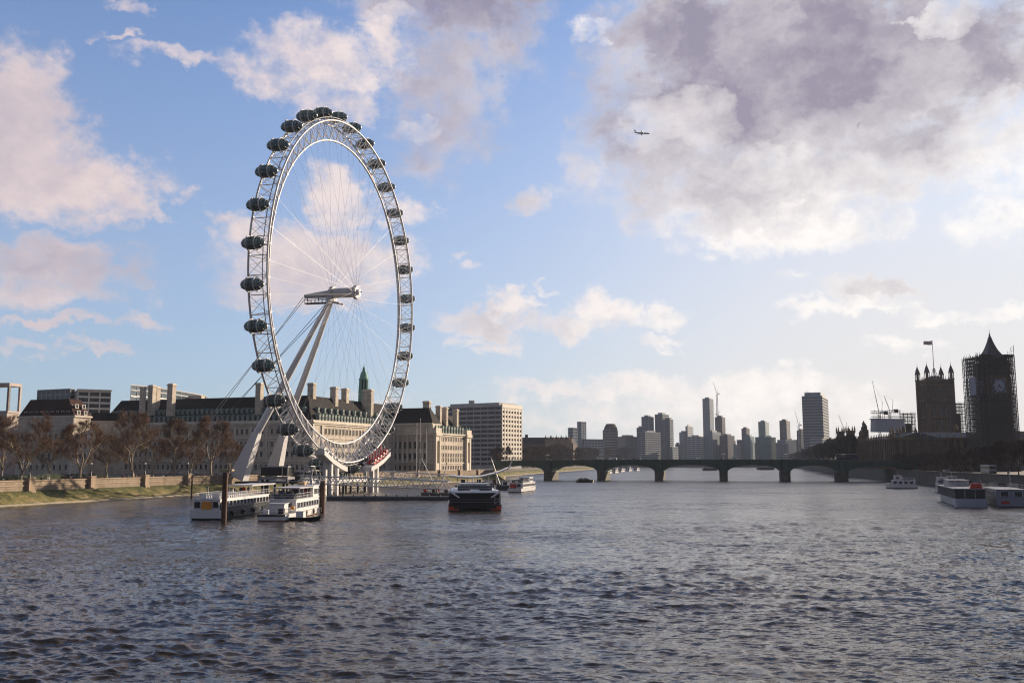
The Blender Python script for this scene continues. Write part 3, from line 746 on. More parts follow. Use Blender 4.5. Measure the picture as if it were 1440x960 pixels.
    # chimneys
    def chim(px, y0, y1, wpx, Y, dep=2.2):
        z1 = zat(y0, px, Y); z0 = zat(y1, px, Y)-4; p = at(px, 600, Y); wd = wpx/F*Y
        c = MB(); fx = Face(Vector((p.x, p.y))-Vector((.937,-.35))*wd/2, Vector((p.x, p.y))+Vector((.937,-.35))*wd/2)
        c.obox(fx, 0, wd, z0, z1-1.0, -dep, 0, portland); c.obox(fx, -.3, wd+.3, z1-.997, z1-.4, -dep-.3, .3, portland_trim); c.obox(fx, .1, wd-.1, z1-.397, z1, -dep+.1, -.1, portland_trim)
        c.build('chimney', roof)
    for q in ((196, 543, 570, 4.5, 452), (209, 541, 572, 8, 455), (217, 543, 572, 3.5, 458), (236.5, 539, 573, 9, 448), (361, 538, 571, 8.5, 434),
              (435, 538, 588, 9.5, 436), (467, 543.5, 578, 9, 452), (482.5, 545.5, 580, 8.5, 464), (515, 547, 593, 14, 478)):
        chim(*q, dep=2.6)
    for q in ((598.7, 563.5, 575, 10, 500), (615.5, 570, 597, 7, 503), (624.5, 572, 600, 7, 512), (639.5, 575, 602, 6.5, 522)): chim(*q)
    # copper cupola on the ridge
    c = at(511, 560, 486); S = 486/F
    z = lambda y: zat(y, 511, 486)
    cu = MB(); cx = (c.x, c.y, 0)
    cu.frustum(cx, 7.2*S*1.1, 6.6*S*1.1, z(582), z(552), copper, 4, R(25))
    cu.frustum(cx, 7.6*S, 7.6*S, z(552), z(550), copper, 8)
    for i in range(8):
        a = 2*math.pi*i/8+.2; cu.tube((c.x+6*S*math.cos(a), c.y+6*S*math.sin(a), z(550)), (c.x+5.4*S*math.cos(a), c.y+5.4*S*math.sin(a), z(534)), .38, copper, 6)
    cu.frustum(cx, 3.6*S, 3.4*S, z(550), z(533), dormer_dark, 8)
    cu.lathe(cx, [(7*S, z(534)), (7*S, z(532)), (5.8*S, z(531.5)), (5.4*S, z(528)), (3.9*S, z(523.5)), (2.2*S, z(521)), (1.9*S, z(518)), (1.3*S, z(516.5)), (.4*S, z(515)), (.25*S, z(511))], copper, 10)
    cu.build('cupola', roof)
build_hall()
def flagpole(px, y0, y1, Y, word):
    p = at(px, y1, Y); z1 = zat(y0, px, Y); r = MB(); r.tube((p.x, p.y, GZ), (p.x, p.y, z1), .16, white_steel, 6, .08); r.frustum((p.x,p.y,0), .22, .05, z1, z1+.35, white_steel, 6)
    o = r.build('flagpole', org=(p.x, p.y, GZ)); tag(o, word, 'flagpole', 'bare flagpoles')
flagpole(590.3, 589, 655, 440, 'tallest bare white flagpole in front of the columned side of the stone hall')
flagpole(585.5, 596, 655, 446, 'bare white flagpole just left of the tallest one by the columns')
flagpole(599, 604, 655, 452, 'shorter bare white flagpole right of the tallest one by the columns')

# ------------------------------------------------------------------ other buildings on the left bank
def slab_block(name, label, px0, pxc, px1, ytop, Y, th, gl, fr, cat='building', fh=3.6, slab=.9, mull=3.0, z0=GZ, depth=None, roofbox=None, group=None):
    A, C, B, D = corner_pts(px0, pxc, px1, Y, th, depth)
    z1 = zat(ytop, pxc, Y); poly = [A, C, B, D]
    root = empty(name, (C.x, C.y, z0), label, cat, group)
    core = MB(); core.prism([tuple(p) for p in inset(poly, .5)], z0-1, z1-.6, gl); core.build('glazing', root)
    s = MB(); k = max(2, int(round((z1-z0)/fh)))
    for i in range(1, k+1):
        z = z0+(z1-z0)*i/k; s.prism([tuple(p) for p in poly], z-slab, z, fr)
    fl = Face(A, C); f2 = Face(C, B)
    for F_ in (fl, f2):
        n = max(1, int(F_.len/mull))
        for i in range(n+1):
            a = F_.len*i/n; w = min(.35, mull*.12)
            s.obox(F_, max(0, a-w), min(F_.len, a+w), z0-1, z1-slab-.003, -.42, .06, fr)
    s.build('frame', root)
    if roofbox:
        c = (A+B+C+D)/4; q = [c+(Vector(p)-c)*roofbox[0] for p in poly]; r = MB(); r.prism([tuple(p) for p in q], z1+.003, z1+roofbox[1], fr); r.build('plant_room', root)
    return root, poly, z1, fl, f2
# pale loggia corner at the left edge
def build_loggia():
    A, C, B, D = corner_pts(-60, 6, 24, 430, 12); z1 = zat(538, 20, 430)
    root = empty('office_block', (C.x, C.y, GZ), 'pale pink stone framed office block with an open corner loggia at the left edge', 'building')
    m = mat('pink_stone', (.50, .43, .40), .8, .12, .4); f1, f2 = Face(A, C), Face(C, B)
    zb = zat(580, 10, 430)
    w = MB(); w.prism([tuple(p) for p in inset([A, C, B, D], .3)], GZ-1, zb, m); w.build('wall', root)
    g = MB(); g.prism([tuple(p) for p in inset([A, C, B, D], 9)], zb+.01, z1-1.6, pane_blue); g.build('glazing', root)
    f = MB(); f.prism([tuple(p) for p in [A, C, B, D]], z1-1.4, z1, m); f.prism([tuple(p) for p in [A, C, B, D]], zb+.02, zb+.9, m)
    for F_ in (f1, f2):
        n = max(1, int(F_.len/6))
        for i in range(n+1):
            a = min(F_.len-.5, max(.5, F_.len*i/n)); f.obox(F_, a-.5, a+.5, zb+.903, z1-1.403, -1.0, 0, m)
    f.build('loggia_frame', root)
build_loggia()
slab_block('apartment_block', 'glass apartment block with stepped top storeys behind the brown mansard roof', 46, 93, 100, 546, 560, 25, pane_blue, grey_steel, fh=3.3, slab=.5, mull=4, depth=30)
slab_block('apartment_block', 'pale balconied apartment block with flat overhanging roof, right of the stepped glass block', 94, 104, 151, 548, 545, 62, pane, concrete_pale, fh=3.3, slab=1.1, mull=5, roofbox=(1.04, .5))
slab_block('office_block', 'plain dark stone block filling the gap behind the first trees at the left edge', -30, 60, 130, 590, 500, 20, pane, concrete, fh=4, slab=1.8, mull=3)
def build_curved():
    n = 12; pts = []
    for i in range(n+1):
        u = i/n; px = 184+u*106; Y = 640+130*u; y = 540.5+15.5*u**1.3; pts.append((at(px, y, Y), u))
    root = empty('office_block', (pts[0][0].x, pts[0][0].y, GZ), 'dark glass office block with a long falling curved roof showing over the stone hall', 'building')
    g = MB(); r = MB(); f = MB(); back = Vector((-9, 34, 0))
    vs = []
    for p, u in pts: vs += [(p.x, p.y, GZ), (p.x, p.y, p.z-.8), (p.x+back.x, p.y+back.y, p.z-.8), (p.x+back.x, p.y+back.y, GZ)]
    fs = [(4*i+j, 4*i+4+j, 4*i+5+j, 4*i+1+j) for i in range(n) for j in range(3)]+[(0,1,2,3), (4*n+3,4*n+2,4*n+1,4*n)]
    g.add(vs, fs, pane_blue); g.build('glazing', root)
    vs = []
    for p, u in pts: vs += [(p.x+.5, p.y-1.6, p.z-.79), (p.x+.5, p.y-1.6, p.z), (p.x+back.x, p.y+back.y+1, p.z), (p.x+back.x, p.y+back.y+1, p.z-.79)]
    r.add(vs, fs+[(4*i+3, 4*i+7, 4*i+4, 4*i) for i in range(n)], grey_steel); r.build('roof', root)
    for (p, u), (q, v) in zip(pts[:-1], pts[1:]):
        fc = Face(p, q)
        for k in range(4): z = min(p.z, q.z)-4-k*4.2; f.obox(fc, 0, fc.len, z, z+1.0, .003, .5, pale_grey if k == 1 else grey_steel)
        f.obox(fc, 0, .35, GZ, p.z-1, .003, .35, grey_steel)
    f.build('floor_bands', root)
    p, u = pts[-3]; w = MB(); fc = Face(Vector((p.x-9, p.y-8, 0)), Vector((p.x+9, p.y-8, 0))); w.obox(fc, 0, 18, GZ, p.z-2.5, -8, 0, mat('pink_render', (.52, .42, .36), .8, .15, .4)); w.build('stair_core', root)
build_curved()
def build_mansard():
    A, C, B, D = corner_pts(22, 100, 124, 400, 18); root = empty('mansard_block', (C.x, C.y, GZ), 'stone block with dark brown mansard roof and rows of tiny white dormers', 'building')
    ez = zat(586, 100, 400); rz = zat(560, 100, 400)
    w = MB(); w.prism([tuple(p) for p in (A, C, B, D)], GZ-1, ez, portland); w.build('wall', root)
    t = MB(); t.prism([tuple(p) for p in inset([A, C, B, D], -.6)], ez+.003, ez+.7, portland_trim); t.build('cornice', root)
    r = MB(); r.prism([tuple(p) for p in (A, C, B, D)], ez+.703, rz, brown_roof, top=[tuple(p) for p in inset([A, C, B, D], 3.6)]); r.build('roof', root)
    f1, f2 = Face(A, C), Face(C, B); bag = Bag(root, 'dormer', window_mesh('dormer', frame_white, pane, 1, .3)); wb = Bag(root, 'window', win_stone)
    n = int(f1.len/3.1)
    for i in range(n):
        a = 2+(f1.len-4)*(i+.5)/n
        bag.add(f1.pt(a, ez+1.2, -.55), f1.rz, (1.0, 1.6, 1.3)); bag.add(f1.pt(a, ez+4.0, -1.6), f1.rz, (1.0, 1.6, 1.2))
    for i in range(2):
        for dz, dd in ((1.2, -.5), (4, -1.6)): bag.add(f2.pt(3+i*4, ez+dz, dd), f2.rz, (1.2, 1.6, 1.4))
    bag.done(); rows(wb, f1, 1, f1.len-1, n, (20.5, 16.2, 12, 7.4), 1.2, 2.0); rows(wb, f2, 1, f2.len-1, 3, (20.5, 16.2, 12), 1.2, 2.0); wb.done(100, C.to_3d())
build_mansard()
def build_link():
    A, C, B, D = corner_pts(118, 119, 176, 425, 75); root = empty('link_building', (C.x, C.y, GZ), 'lower stone building between the brown mansard block and the stone hall', 'building')
    ez = zat(592, 140, 430); w = MB(); w.prism([tuple(p) for p in (A, C, B, D)], GZ-1, ez, portland); w.build('wall', root)
    r = MB(); r.prism([tuple(p) for p in inset([A, C, B, D], -.4)], ez+.003, zat(581, 140, 430), slate, top=[tuple(p) for p in inset([A, C, B, D], 2)]); r.build('roof', root)
    f = Face(C, B); wb = Bag(root, 'window', win_stone); rows(wb, f, 1, f.len-1, 7, (20, 15.5, 11), 1.3, 2.2); rows(wb, f, 1, f.len-1, 6, (ez+.9,), 1.3, 2.2, .1); wb.done(100, C.to_3d())
build_link()

# ------------------------------------------------------------------ hospital and far bank
def build_hospital():
    A, C, B, D = corner_pts(626, 705, 733, 790, 30); z1 = zat(569, 705, 790)
    root = empty('hospital_block', (C.x, C.y, GZ), 'big slab block with grey shaded side and white sunlit gridded end, beside the bridge', 'building')
    f1, f2 = Face(A, C), Face(C, B)
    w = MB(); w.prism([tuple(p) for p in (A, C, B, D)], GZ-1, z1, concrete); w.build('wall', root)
    t = MB(); nf = 13; fh = (z1-GZ-3)/nf
    for i in range(nf):
        z = GZ+3+fh*i; t.obox(f1, 0, f1.len, z+fh*.62, z+fh*.98, 0, .5, concrete)
    for a in np.arange(0, f1.len, 7.2): t.obox(f1, a, a+.5, GZ, z1-.2, .003, .62, concrete)
    t.build('facade_frame', root)
    for i in range(nf):
        z = GZ+3+fh*i; b = MB(); b.obox(f1, .6, f1.len-.6, z+.1, z+fh*.60, .004, .12, mat('ward_glass', (.03, .034, .04), .15, .6, .12, spec=.6)); b.build('window_band', root)
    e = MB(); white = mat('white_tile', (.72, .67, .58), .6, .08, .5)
    nb = 7; ox = 0.6
    for i in range(nb+1):
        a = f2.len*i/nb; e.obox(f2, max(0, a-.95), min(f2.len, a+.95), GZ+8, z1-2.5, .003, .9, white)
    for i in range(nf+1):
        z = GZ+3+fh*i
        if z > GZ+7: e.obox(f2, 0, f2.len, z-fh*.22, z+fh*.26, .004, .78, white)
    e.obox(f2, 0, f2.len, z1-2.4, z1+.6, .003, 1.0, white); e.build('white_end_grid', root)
    bag = Bag(root, 'window', window_mesh('window', white, pane, 0, .02))
    for i in range(2, nf): rows(bag, f2, 0, f2.len, nb, (GZ+3+fh*i+fh*.27,), f2.len/nb-2.2, fh*.48, .06)
    bag.done()
    p = MB(); p.prism([tuple(q) for q in inset([A, C, B, D], 3)], z1+.003, z1+2.2, concrete); c = (A+C)/2
    p.box((c.x-4, c.y+6, z1+2.203), (c.x+1, c.y+12, z1+5), concrete); p.build('plant_room', root)
build_hospital()
def build_gabled():
    A, C, B, D = corner_pts(728, 806, 812, 1260, 8); root = empty('brick_wards', (C.x, C.y, GZ), 'old dark brick building with a row of turreted gables beyond the bridge', 'building')
    z1 = zat(624, 760, 1260); rz = zat(614.5, 760, 1260); f = Face(A, C); brick = mat('old_brick', (.07, .045, .038), .9, .3, .4)
    w = MB(); w.prism([tuple(p) for p in (A, C, B, D)], GZ-1, z1, brick); w.build('wall', root)
    r = MB(); r.prism([tuple(p) for p in (A, C, B, D)], z1+.003, rz, slate, top=[tuple(p) for p in inset([A, C, B, D], 5)]); r.box((A.x+10, A.y+6, rz), (A.x+14, A.y+10, rz+4), slate); r.build('roof', root)
    for px in (771, 779, 786, 793, 800):
        a = (kx(px)*f.p0.y-f.p0.x)/(f.t.x-kx(px)*f.t.y); g = MB()
        g.obox(f, a-3.2, a+3.2, GZ, z1+3, 0, 1.6, mat('sunlit_brick', (.30, .20, .14), .9, .25, .4))  # sunlight on the gables put into a paler brick colour
        P = [f.pt(a-3.2, z1+3, 1.6), f.pt(a+3.2, z1+3, 1.6), f.pt(a, z1+10, 1.6), f.pt(a-3.2, z1+3, -3), f.pt(a+3.2, z1+3, -3), f.pt(a, z1+10, -3)]
        g.add(P, [(0,1,2),(3,5,4),(0,2,5,3),(1,4,5,2)], MATS['sunlit_brick'])
        for da in (-3.4, 3.4): q = f.pt(a+da, 0, .6); g.frustum(q, 1.1, 1.0, GZ, z1+7, MATS['sunlit_brick'], 6); g.frustum(q, 1.3, .05, z1+7.003, z1+12, slate, 6)
        g.build('gable', root)
    bag = Bag(root, 'window', win_plain); rows(bag, f, 1, f.len*.5, 10, (12, 17, 21), 1.4, 2.2); bag.done()
build_gabled()
gA = mat('tower_glass_blue', (.17, .22, .28), .2, .25, .03, spec=.5); gB = mat('tower_glass_dark', (.07, .085, .11), .2, .3, .03, spec=.4)  # distance haze partly put into the glass colours, lighter and bluer
fG = mat('tower_grey', (.25, .28, .32), .7, .15, .1); fW = mat('tower_white', (.46, .45, .44), .7, .12, .1); fB = mat('tower_brick', (.15, .105, .095), .85, .2, .1); fT = mat('tower_tan', (.28, .23, .17), .8, .2, .1); fTeal = mat('tower_teal', (.13, .23, .24), .4, .2, .1)  # the grey carries some distance haze in its colour too
TW = [
 ('stepped_tower', 'lower stepped shoulder of the blue grey tower over the gabled wards', 799, 806, 813, 601, 1400, 40, gA, fG),
 ('stepped_tower', 'taller half of the blue grey stepped tower over the gabled wards', 812, 818, 825, 592.5, 1420, 40, gA, fG),
 ('glass_offices', 'low pale glass offices left of the dark round-topped tower', 808, 822, 850, 617, 1200, 60, gA, fW),
 ('office_block', 'tan offices with a curved roof right of the dark round-topped tower', 868, 880, 898, 613.5, 1500, 50, gA, fT),
 ('riverside_tower', 'stepped dark tower with sloping shoulder, left of the paired riverside towers', 896, 902, 908, 601, 1900, 35, gB, fG),
 ('riverside_tower', 'left one of the paired dark riverside towers with sunlit edges', 903, 913, 920.5, 585.5, 1910, 35, gB, fG),
 ('riverside_tower', 'tallest of the dark riverside towers with a rounded crown', 922, 933, 942, 582, 1920, 35, gB, fG),
 ('riverside_tower', 'slim dark tower attached to the right of the tallest riverside tower', 938, 943, 948, 589, 1930, 35, gB, fG),
 ('riverside_tower', 'low dark block at the foot of the riverside towers', 897, 908, 930, 607, 1850, 40, gB, fG),
 ('pale_tower', 'small pinkish block at the left foot of the pale twin tower', 950, 953, 957, 624, 2300, 35, gA, fB),
 ('pale_tower', 'pale grey half of the twin tower right of the riverside towers', 956, 962, 968, 607.5, 2310, 35, gA, fG),
 ('pale_tower', 'taller cream lit half of the pale twin tower', 965, 968, 976, 599, 2320, 30, gA, fW),
 ('glass_offices', 'wide pale blue office block below the pale twin tower', 967, 985, 995, 613.5, 1800, 25, gA, fW),
 ('slim_tower', 'slim tall blue glass tower beside the tallest far crane', 990, 1000, 1005.5, 560, 2300, 30, gA, fG),
 ('office_block', 'grey podium block below the slim tall tower', 990, 1003, 1015, 607, 2000, 35, gA, fG),
 ('brown_tower', 'brown square tower right of the slim tall glass tower', 1007, 1017, 1021.5, 586, 2200, 25, gB, fB),
 ('brick_block', 'low reddish brown block right of the brown square tower', 1013, 1024, 1034, 612, 2000, 35, gB, fB),
 ('brown_tower', 'small dark brown tower standing alone in the middle skyline', 1044, 1051, 1055.5, 602, 2400, 30, gB, fB),
 ('glass_offices', 'teal grey block below the small dark brown tower', 1046, 1056, 1062, 613, 2000, 30, gA, fTeal),
 ('glass_tower', 'pale teal glass tower in the middle skyline', 1068, 1078, 1083, 592.5, 2350, 25, fTeal, fTeal),
 ('glass_offices', 'wide teal glass base below the pale teal tower', 1063, 1076, 1092, 614, 2000, 45, fTeal, fTeal),
 ('tapered_tower', 'grey brown tower with angled right shoulder left of the big slab tower', 1098, 1108, 1113, 591, 2000, 25, gB, fT),
 ('office_block', 'low block below the grey brown tower', 1094, 1106, 1121, 618, 1700, 45, gA, fG),
 ('brick_block', 'small brown block at the left foot of the big slab tower', 1122, 1128, 1134, 605, 1500, 40, gB, fB),
]
for (nm, lb, a, b, c, yt, Y, th, g, f) in TW:
    if b > 832: Y = max(Y, 1960+(Y % 97))
    elif b > 815: Y = max(Y, 1640)
    slab_block(nm, lb, a, b, c, yt, Y, th, g, f, cat='building' if 'tower' not in nm else 'tower', fh=4.4, slab=1.5, mull=7, roofbox=(.55, 3.5) if Y > 1900 else None)
slab_block('banded_tower', 'dark office tower with pale bands and a rounded stepped top', 848, 858, 869.5, 604, 1960, 40, gB, fT, cat='tower', fh=5.5, slab=2, mull=40)
def round_top():
    p = at(858.7, 604, 1973); z0 = zat(604, 858, 1960); m = MB(); S = 1973/F
    m.frustum((p.x, p.y, 0), 9.6*S, 8.8*S, z0+.01, zat(600, 858, 1960), brown_roof, 12); m.frustum((p.x, p.y, 0), 8.4*S, 6.2*S, zat(600, 858, 1960)+.01, zat(595.5, 858, 1960), brown_roof, 12)
    par = [o for o in bpy.data.objects if o.name == 'banded_tower'][0]; m.build('rounded_top', par)
round_top()
def slab_tower():
    rt, poly, z1, f1, f2 = slab_block('slab_tower', 'biggest grey ribbed slab tower on the skyline with antennas on its roof', 1131, 1160, 1168, 556, 1500, 24, mat('rib_glass', (.09, .10, .115), .25, .3, .05), fG, cat='tower', fh=4.6, slab=2.0, mull=2.8, roofbox=(.8, 6))
    a = MB(); c = f1.pt(6, 0, -5)
    for i in range(5): a.tube((c.x+i*1.5, c.y+i*.8, z1), (c.x+i*1.5, c.y+i*.8, z1+7+i % 2*2), .18, dark_steel, 4)
    a.box((c.x-1, c.y-1, z1), (c.x+7, c.y+4, z1+4), fG); a.build('antenna', rt)
slab_tower()
slab_block('podium_block', 'pale low podium right of the big slab tower above the trees', 1140, 1158, 1176, 616, 1340, 40, gA, fW, fh=4.5, slab=2)
rb = random.Random(11)
fills = [(858, 625), (872, 622), (884, 619), (905, 626), (930, 622), (948, 628), (1018, 622), (1030, 619), (1037, 624), (1042, 618), (1058, 621), (1066, 623), (1086, 619), (1092, 622), (1104, 624), (1112, 621), (1124, 618)]
for i, (px, yt) in enumerate(fills):
    w = rb.uniform(9, 15)
    slab_block('city_block', 'small distant flat-roofed city block in the low jumble above the bridge parapet', px-w/2, px+rb.uniform(-3, 3), px+w/2, yt, rb.uniform(1960, 2300), rb.uniform(25, 60), rb.choice((gA, gB)), rb.choice((fG, fW, fT, fB, fTeal)), fh=5, slab=1.8, mull=6, group='low distant city blocks')

# ------------------------------------------------------------------ cranes
def crane(px, yb, ym, pxj, yj, Y, word, r=.5, counter=True):
    p = at(px, ym, Y); zb = GZ; root = empty('tower_crane', (p.x, p.y, zb), word, 'crane')
    m = MB(); w = r*1.6
    for sx, sy in ((-1,-1),(1,-1),(1,1),(-1,1)): m.tube((p.x+sx*w, p.y+sy*w, zb), (p.x+sx*w, p.y+sy*w, p.z), r*.35, grey_steel, 4)
    n = max(4, int((p.z-zb)/(4*w)))
    for i in range(n):
        z0, z1 = zb+(p.z-zb)*i/n, zb+(p.z-zb)*(i+1)/n; s = 1 if i % 2 else -1
        for sy in (-1, 1): m.tube((p.x-s*w, p.y+sy*w, z0), (p.x+s*w, p.y+sy*w, z1), r*.22, grey_steel, 3)
    m.build('mast', root)
    q = at(pxj, yj, Y); j = MB(); j.tube(p+Vector((0,0,1)), q, r*.5, grey_steel, 4, r*.3); j.tube(p+Vector((0,0,3)), q, r*.25, grey_steel, 4); j.build('jib', root)
    d = (p-q); d.z = 0; d.normalize(); c = MB()
    c.tube(p+Vector((0,0,1)), p+d*6+Vector((0,0,1.6)), r*.8, grey_steel, 4); c.box((p.x+d.x*5-1.2, p.y-1, p.z-.5), (p.x+d.x*5+1.2, p.y+1, p.z+2), dark_steel); c.tube(p+d*2, p+d*3+Vector((0,0,9)), r*.4, grey_steel, 4); c.tube(p+d*3+Vector((0,0,9)), q, r*.12, grey_steel, 3)
    c.build('counter_jib', root)
crane(1008, 600, 554, 1003, 537, 2250, 'far crane with raised jib beside the slim tall glass tower', 1.0)
crane(1010, 600, 583, 1013, 578, 2240, 'short far crane on the brown square tower', .8)
crane(1123, 620, 598, 1117.5, 577, 2000, 'far crane with raised jib left of the big slab tower', .9)
crane(1187, 612, 605, 1179, 583, 1000, 'thin crane jib rising behind the south end of the palace', .4)
crane(1236, 600, 582, 1226.5, 535, 700, 'taller crane jib above the white sheeted roof', .4)
crane(1251, 600, 579, 1243, 556, 705, 'shorter crane jib above the white sheeted roof', .4)

# ------------------------------------------------------------------ palace, towers and scaffolding on the right bank
def lat(mb, A, C, B, z0, z1, lift=2.0, bay=2.3, deep=1.3, tube=.07, m=None, decks=True, diag=True, skip=None):
    m = m or scaffold_m; D = A+B-C
    for F_ in (Face(A, C), Face(C, B), Face(B, D), Face(D, A)):
        n = max(1, int(F_.len/bay)); k = max(1, int((z1-z0)/lift))
        for i in range(n+1):
            a = F_.len*i/n
            for d in (0, -deep): mb.tube(F_.pt(a, z0, d), F_.pt(a, z1+rnd.uniform(0, 1.6), d), tube, m, 4, cap=False)
        for j in range(1, k+1):
            z = z0+(z1-z0)*j/k
            for d in (0, -deep):
                mb.tube(F_.pt(0, z, d), F_.pt(F_.len, z, d), tube, m, 4, cap=False)
                mb.tube(F_.pt(0, z-lift*.5, d), F_.pt(F_.len, z-lift*.5, d), tube*.7, m, 4, cap=False)
            if decks: mb.obox(F_, deep, F_.len-deep, z-.3, z-.04, -deep, -.05, board_m)
        if diag:
            for j in range(k):
                for i in range(0, n, 2):
                    z0_, z1_ = z0+(z1-z0)*j/k, z0+(z1-z0)*(j+1)/k; s = (i//2+j) % 2
                    mb.tube(F_.pt(F_.len*(i+s)/n, z0_, 0), F_.pt(F_.len*(i+1-s)/n, z1_, 0), tube*.8, m, 4, cap=False)
def pinnacle(mb, p, r, z0, z1, m=None):
    m = m or gothic_trim; h = z1-z0
    mb.frustum(p, r, r*.95, z0, z0+h*.45, m, 6); mb.frustum(p, r*1.25, r*1.1, z0+h*.45, z0+h*.5, m, 6); mb.frustum(p, r, .04, z0+h*.5, z1, m, 6)
def build_palace():
    V2 = lambda px, Y: Vector((kx(px)*Y, Y))
    S0, N0, N1 = V2(1178, 800), V2(1258, 582), V2(1392, 578)
    root = empty('gothic_palace', (N0.x, N0.y, GZ), 'long dark gothic riverside palace with rows of pinnacles below the two towers', 'building')
    fr, fn = Face(S0, N0), Face(N0, N1); nb_ = -fr.n; EZ, RZ = 24.5, 29.0
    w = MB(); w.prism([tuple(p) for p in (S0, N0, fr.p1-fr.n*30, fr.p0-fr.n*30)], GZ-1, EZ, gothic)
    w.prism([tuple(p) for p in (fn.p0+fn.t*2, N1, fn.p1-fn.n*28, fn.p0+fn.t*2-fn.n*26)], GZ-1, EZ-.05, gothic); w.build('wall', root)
    r = MB()
    for F_, dp in ((fr, 30), (fn, 26)):
        P = [F_.pt(1, EZ+.01, -1), F_.pt(F_.len-1, EZ+.01, -1), F_.pt(F_.len-1, EZ+.01, -dp+1), F_.pt(1, EZ+.01, -dp+1), F_.pt(5, RZ, -dp/2), F_.pt(F_.len-5, RZ, -dp/2)]
        r.add(P, [(0,1,5,4),(2,3,4,5),(1,2,5),(3,0,4)], lead_roof)
    r.build('roof', root)
    wb = Bag(root, 'window', win_goth); gt = MB()
    for F_, n in ((fr, 40), (fn, 14)):
        gt.obox(F_, 0, F_.len, EZ+.003, EZ+1.1, -.4, .3, gothic_trim); gt.obox(F_, 0, F_.len, 17.3, 17.8, 0, .3, gothic_trim); gt.obox(F_, 0, F_.len, 10.8, 11.3, 0, .3, gothic_trim)
        for i in range(n+1):
            a = F_.len*i/n; gt.obox(F_, max(0, a-.55), min(F_.len, a+.55), GZ-1, EZ-.01, 0, .9, gothic_trim); pinnacle(gt, F_.pt(min(max(a, .5), F_.len-.5), 0, .4), .42, EZ-.2, EZ+4.4)
        rows(wb, F_, 0, F_.len, n, (12.2, 18.4), F_.len/n-2.2, 4.0); rows(wb, F_, 0, F_.len, n, (6.8,), F_.len/n-2.6, 3.0)
    gt.build('buttress_frieze', root); wb.done(100, N0.to_3d())
    # square end towers on the roofline
    for px0, px1, yt, Y in ((1181, 1189, 604, 800), (1195, 1204, 603, 765), (1258, 1268, 606, 592)):
        a, b = V2(px0, Y), V2(px1, Y); t = MB(); wd = (b-a).length; zt = zat(yt, px0, Y)
        t.box((a.x, Y, GZ), (b.x, Y+wd, zt-2), gothic); t.box((a.x-.3, Y-.3, zt-1.997), (b.x+.3, Y+wd+.3, zt-1.2), gothic_trim)
        for x in (a.x, b.x):
            for y in (Y, Y+wd): pinnacle(t, (x, y, 0), .7, zt-3, zt+3.0)
        t.build('roof_tower', root)
    for px, yt, Y in ((1217, 593, 720), (1219.5, 597, 722), (1273, 600, 640), (1290, 603, 640), (1212, 606, 700), (1347, 597, 610), (1384, 600, 590)):
        p = V2(px, Y); t = MB(); t.box((p.x-1.6, p.y-1.6, EZ-2), (p.x+1.6, p.y+1.6, zat(yt+7, px, Y)), gothic); pinnacle(t, (p.x, p.y, 0), 1.3, zat(yt+7, px, Y)+.003, zat(yt-2, px, Y)); t.build('turret', root)
    # riverside terrace
    # wrapped and scaffolded roof
    A, C, B, D = corner_pts(1226, 1233, 1276, 640, 72); z0, z1 = zat(607, 1250, 640), zat(588, 1250, 640)
    sh = empty('roof_cover', (C.x, C.y, z0), 'white sheeted temporary roof enclosure standing on the palace roof', 'roof cover')
    m = MB(); m.prism([tuple(p) for p in (A, C, B, D)], z0, z1-.6, sheet_white, top=[tuple(p) for p in inset([A, C, B, D], .5)])
    f2 = Face(C, B)
    m.prism([tuple(p) for p in inset([A, C, B, D], -.25)], z1-.597, z1, sheet_white)
    for i in range(9): m.obox(f2, f2.len*i/8-.06, f2.len*i/8+.06, z0+.05, z1-.62, -.1, .1, sheet_white)
    m.build('sheeting', sh)
    for pa, pb, yt in ((1231, 1247, 578), (1252, 1269, 577)):
        q = MB(); a, b = V2(pa, 650), V2(pb, 650); zt = zat(yt, pa, 650)
        for i in range(7):
            x = a.x+(b.x-a.x)*i/6; q.tube((x, 650, z1), (x, 650, zt+i % 2), .13, scaffold_m, 4)
        for z in (z1+1.4, zt-1.5, zt-.2): q.obox(Face(Vector((a.x-1, 650)), Vector((b.x+1, 650))), 0, (b.x-a.x)+2, z, z+.35, -2, .2, board_m)
        q.build('truss_frame', sh)
    s0 = V2(1178, 640)
    for pa, pb, ya, yb, Y, word in ((1275, 1291, 581, 612, 650, 'small scaffold tower between the white roof cover and the big square tower'), (1345, 1362, 567, 612, 640, 'small scaffold tower between the big square tower and the clock tower')):
        a, b = V2(pa, Y), V2(pb, Y); wd = b.x-a.x; s = MB(); lat(s, Vector((a.x, Y+wd)), Vector((a.x, Y)), Vector((b.x, Y)), zat(yb, pa, Y)-4, zat(ya, pa, Y), 2.3, 2.0, 1.0, .09)
        c = MB(); c.box((a.x+2.4, Y+2.4, zat(yb, pa, Y)-4), (b.x-2.4, Y+wd-2.4, zat(ya+14, pa, Y)), gothic)
        rt = empty('scaffold_tower', (a.x, Y, zat(yb, pa, Y)-4), word, 'scaffolding'); s.build('scaffold_frame', rt); c.build('wrapped_turret', rt)
build_palace()
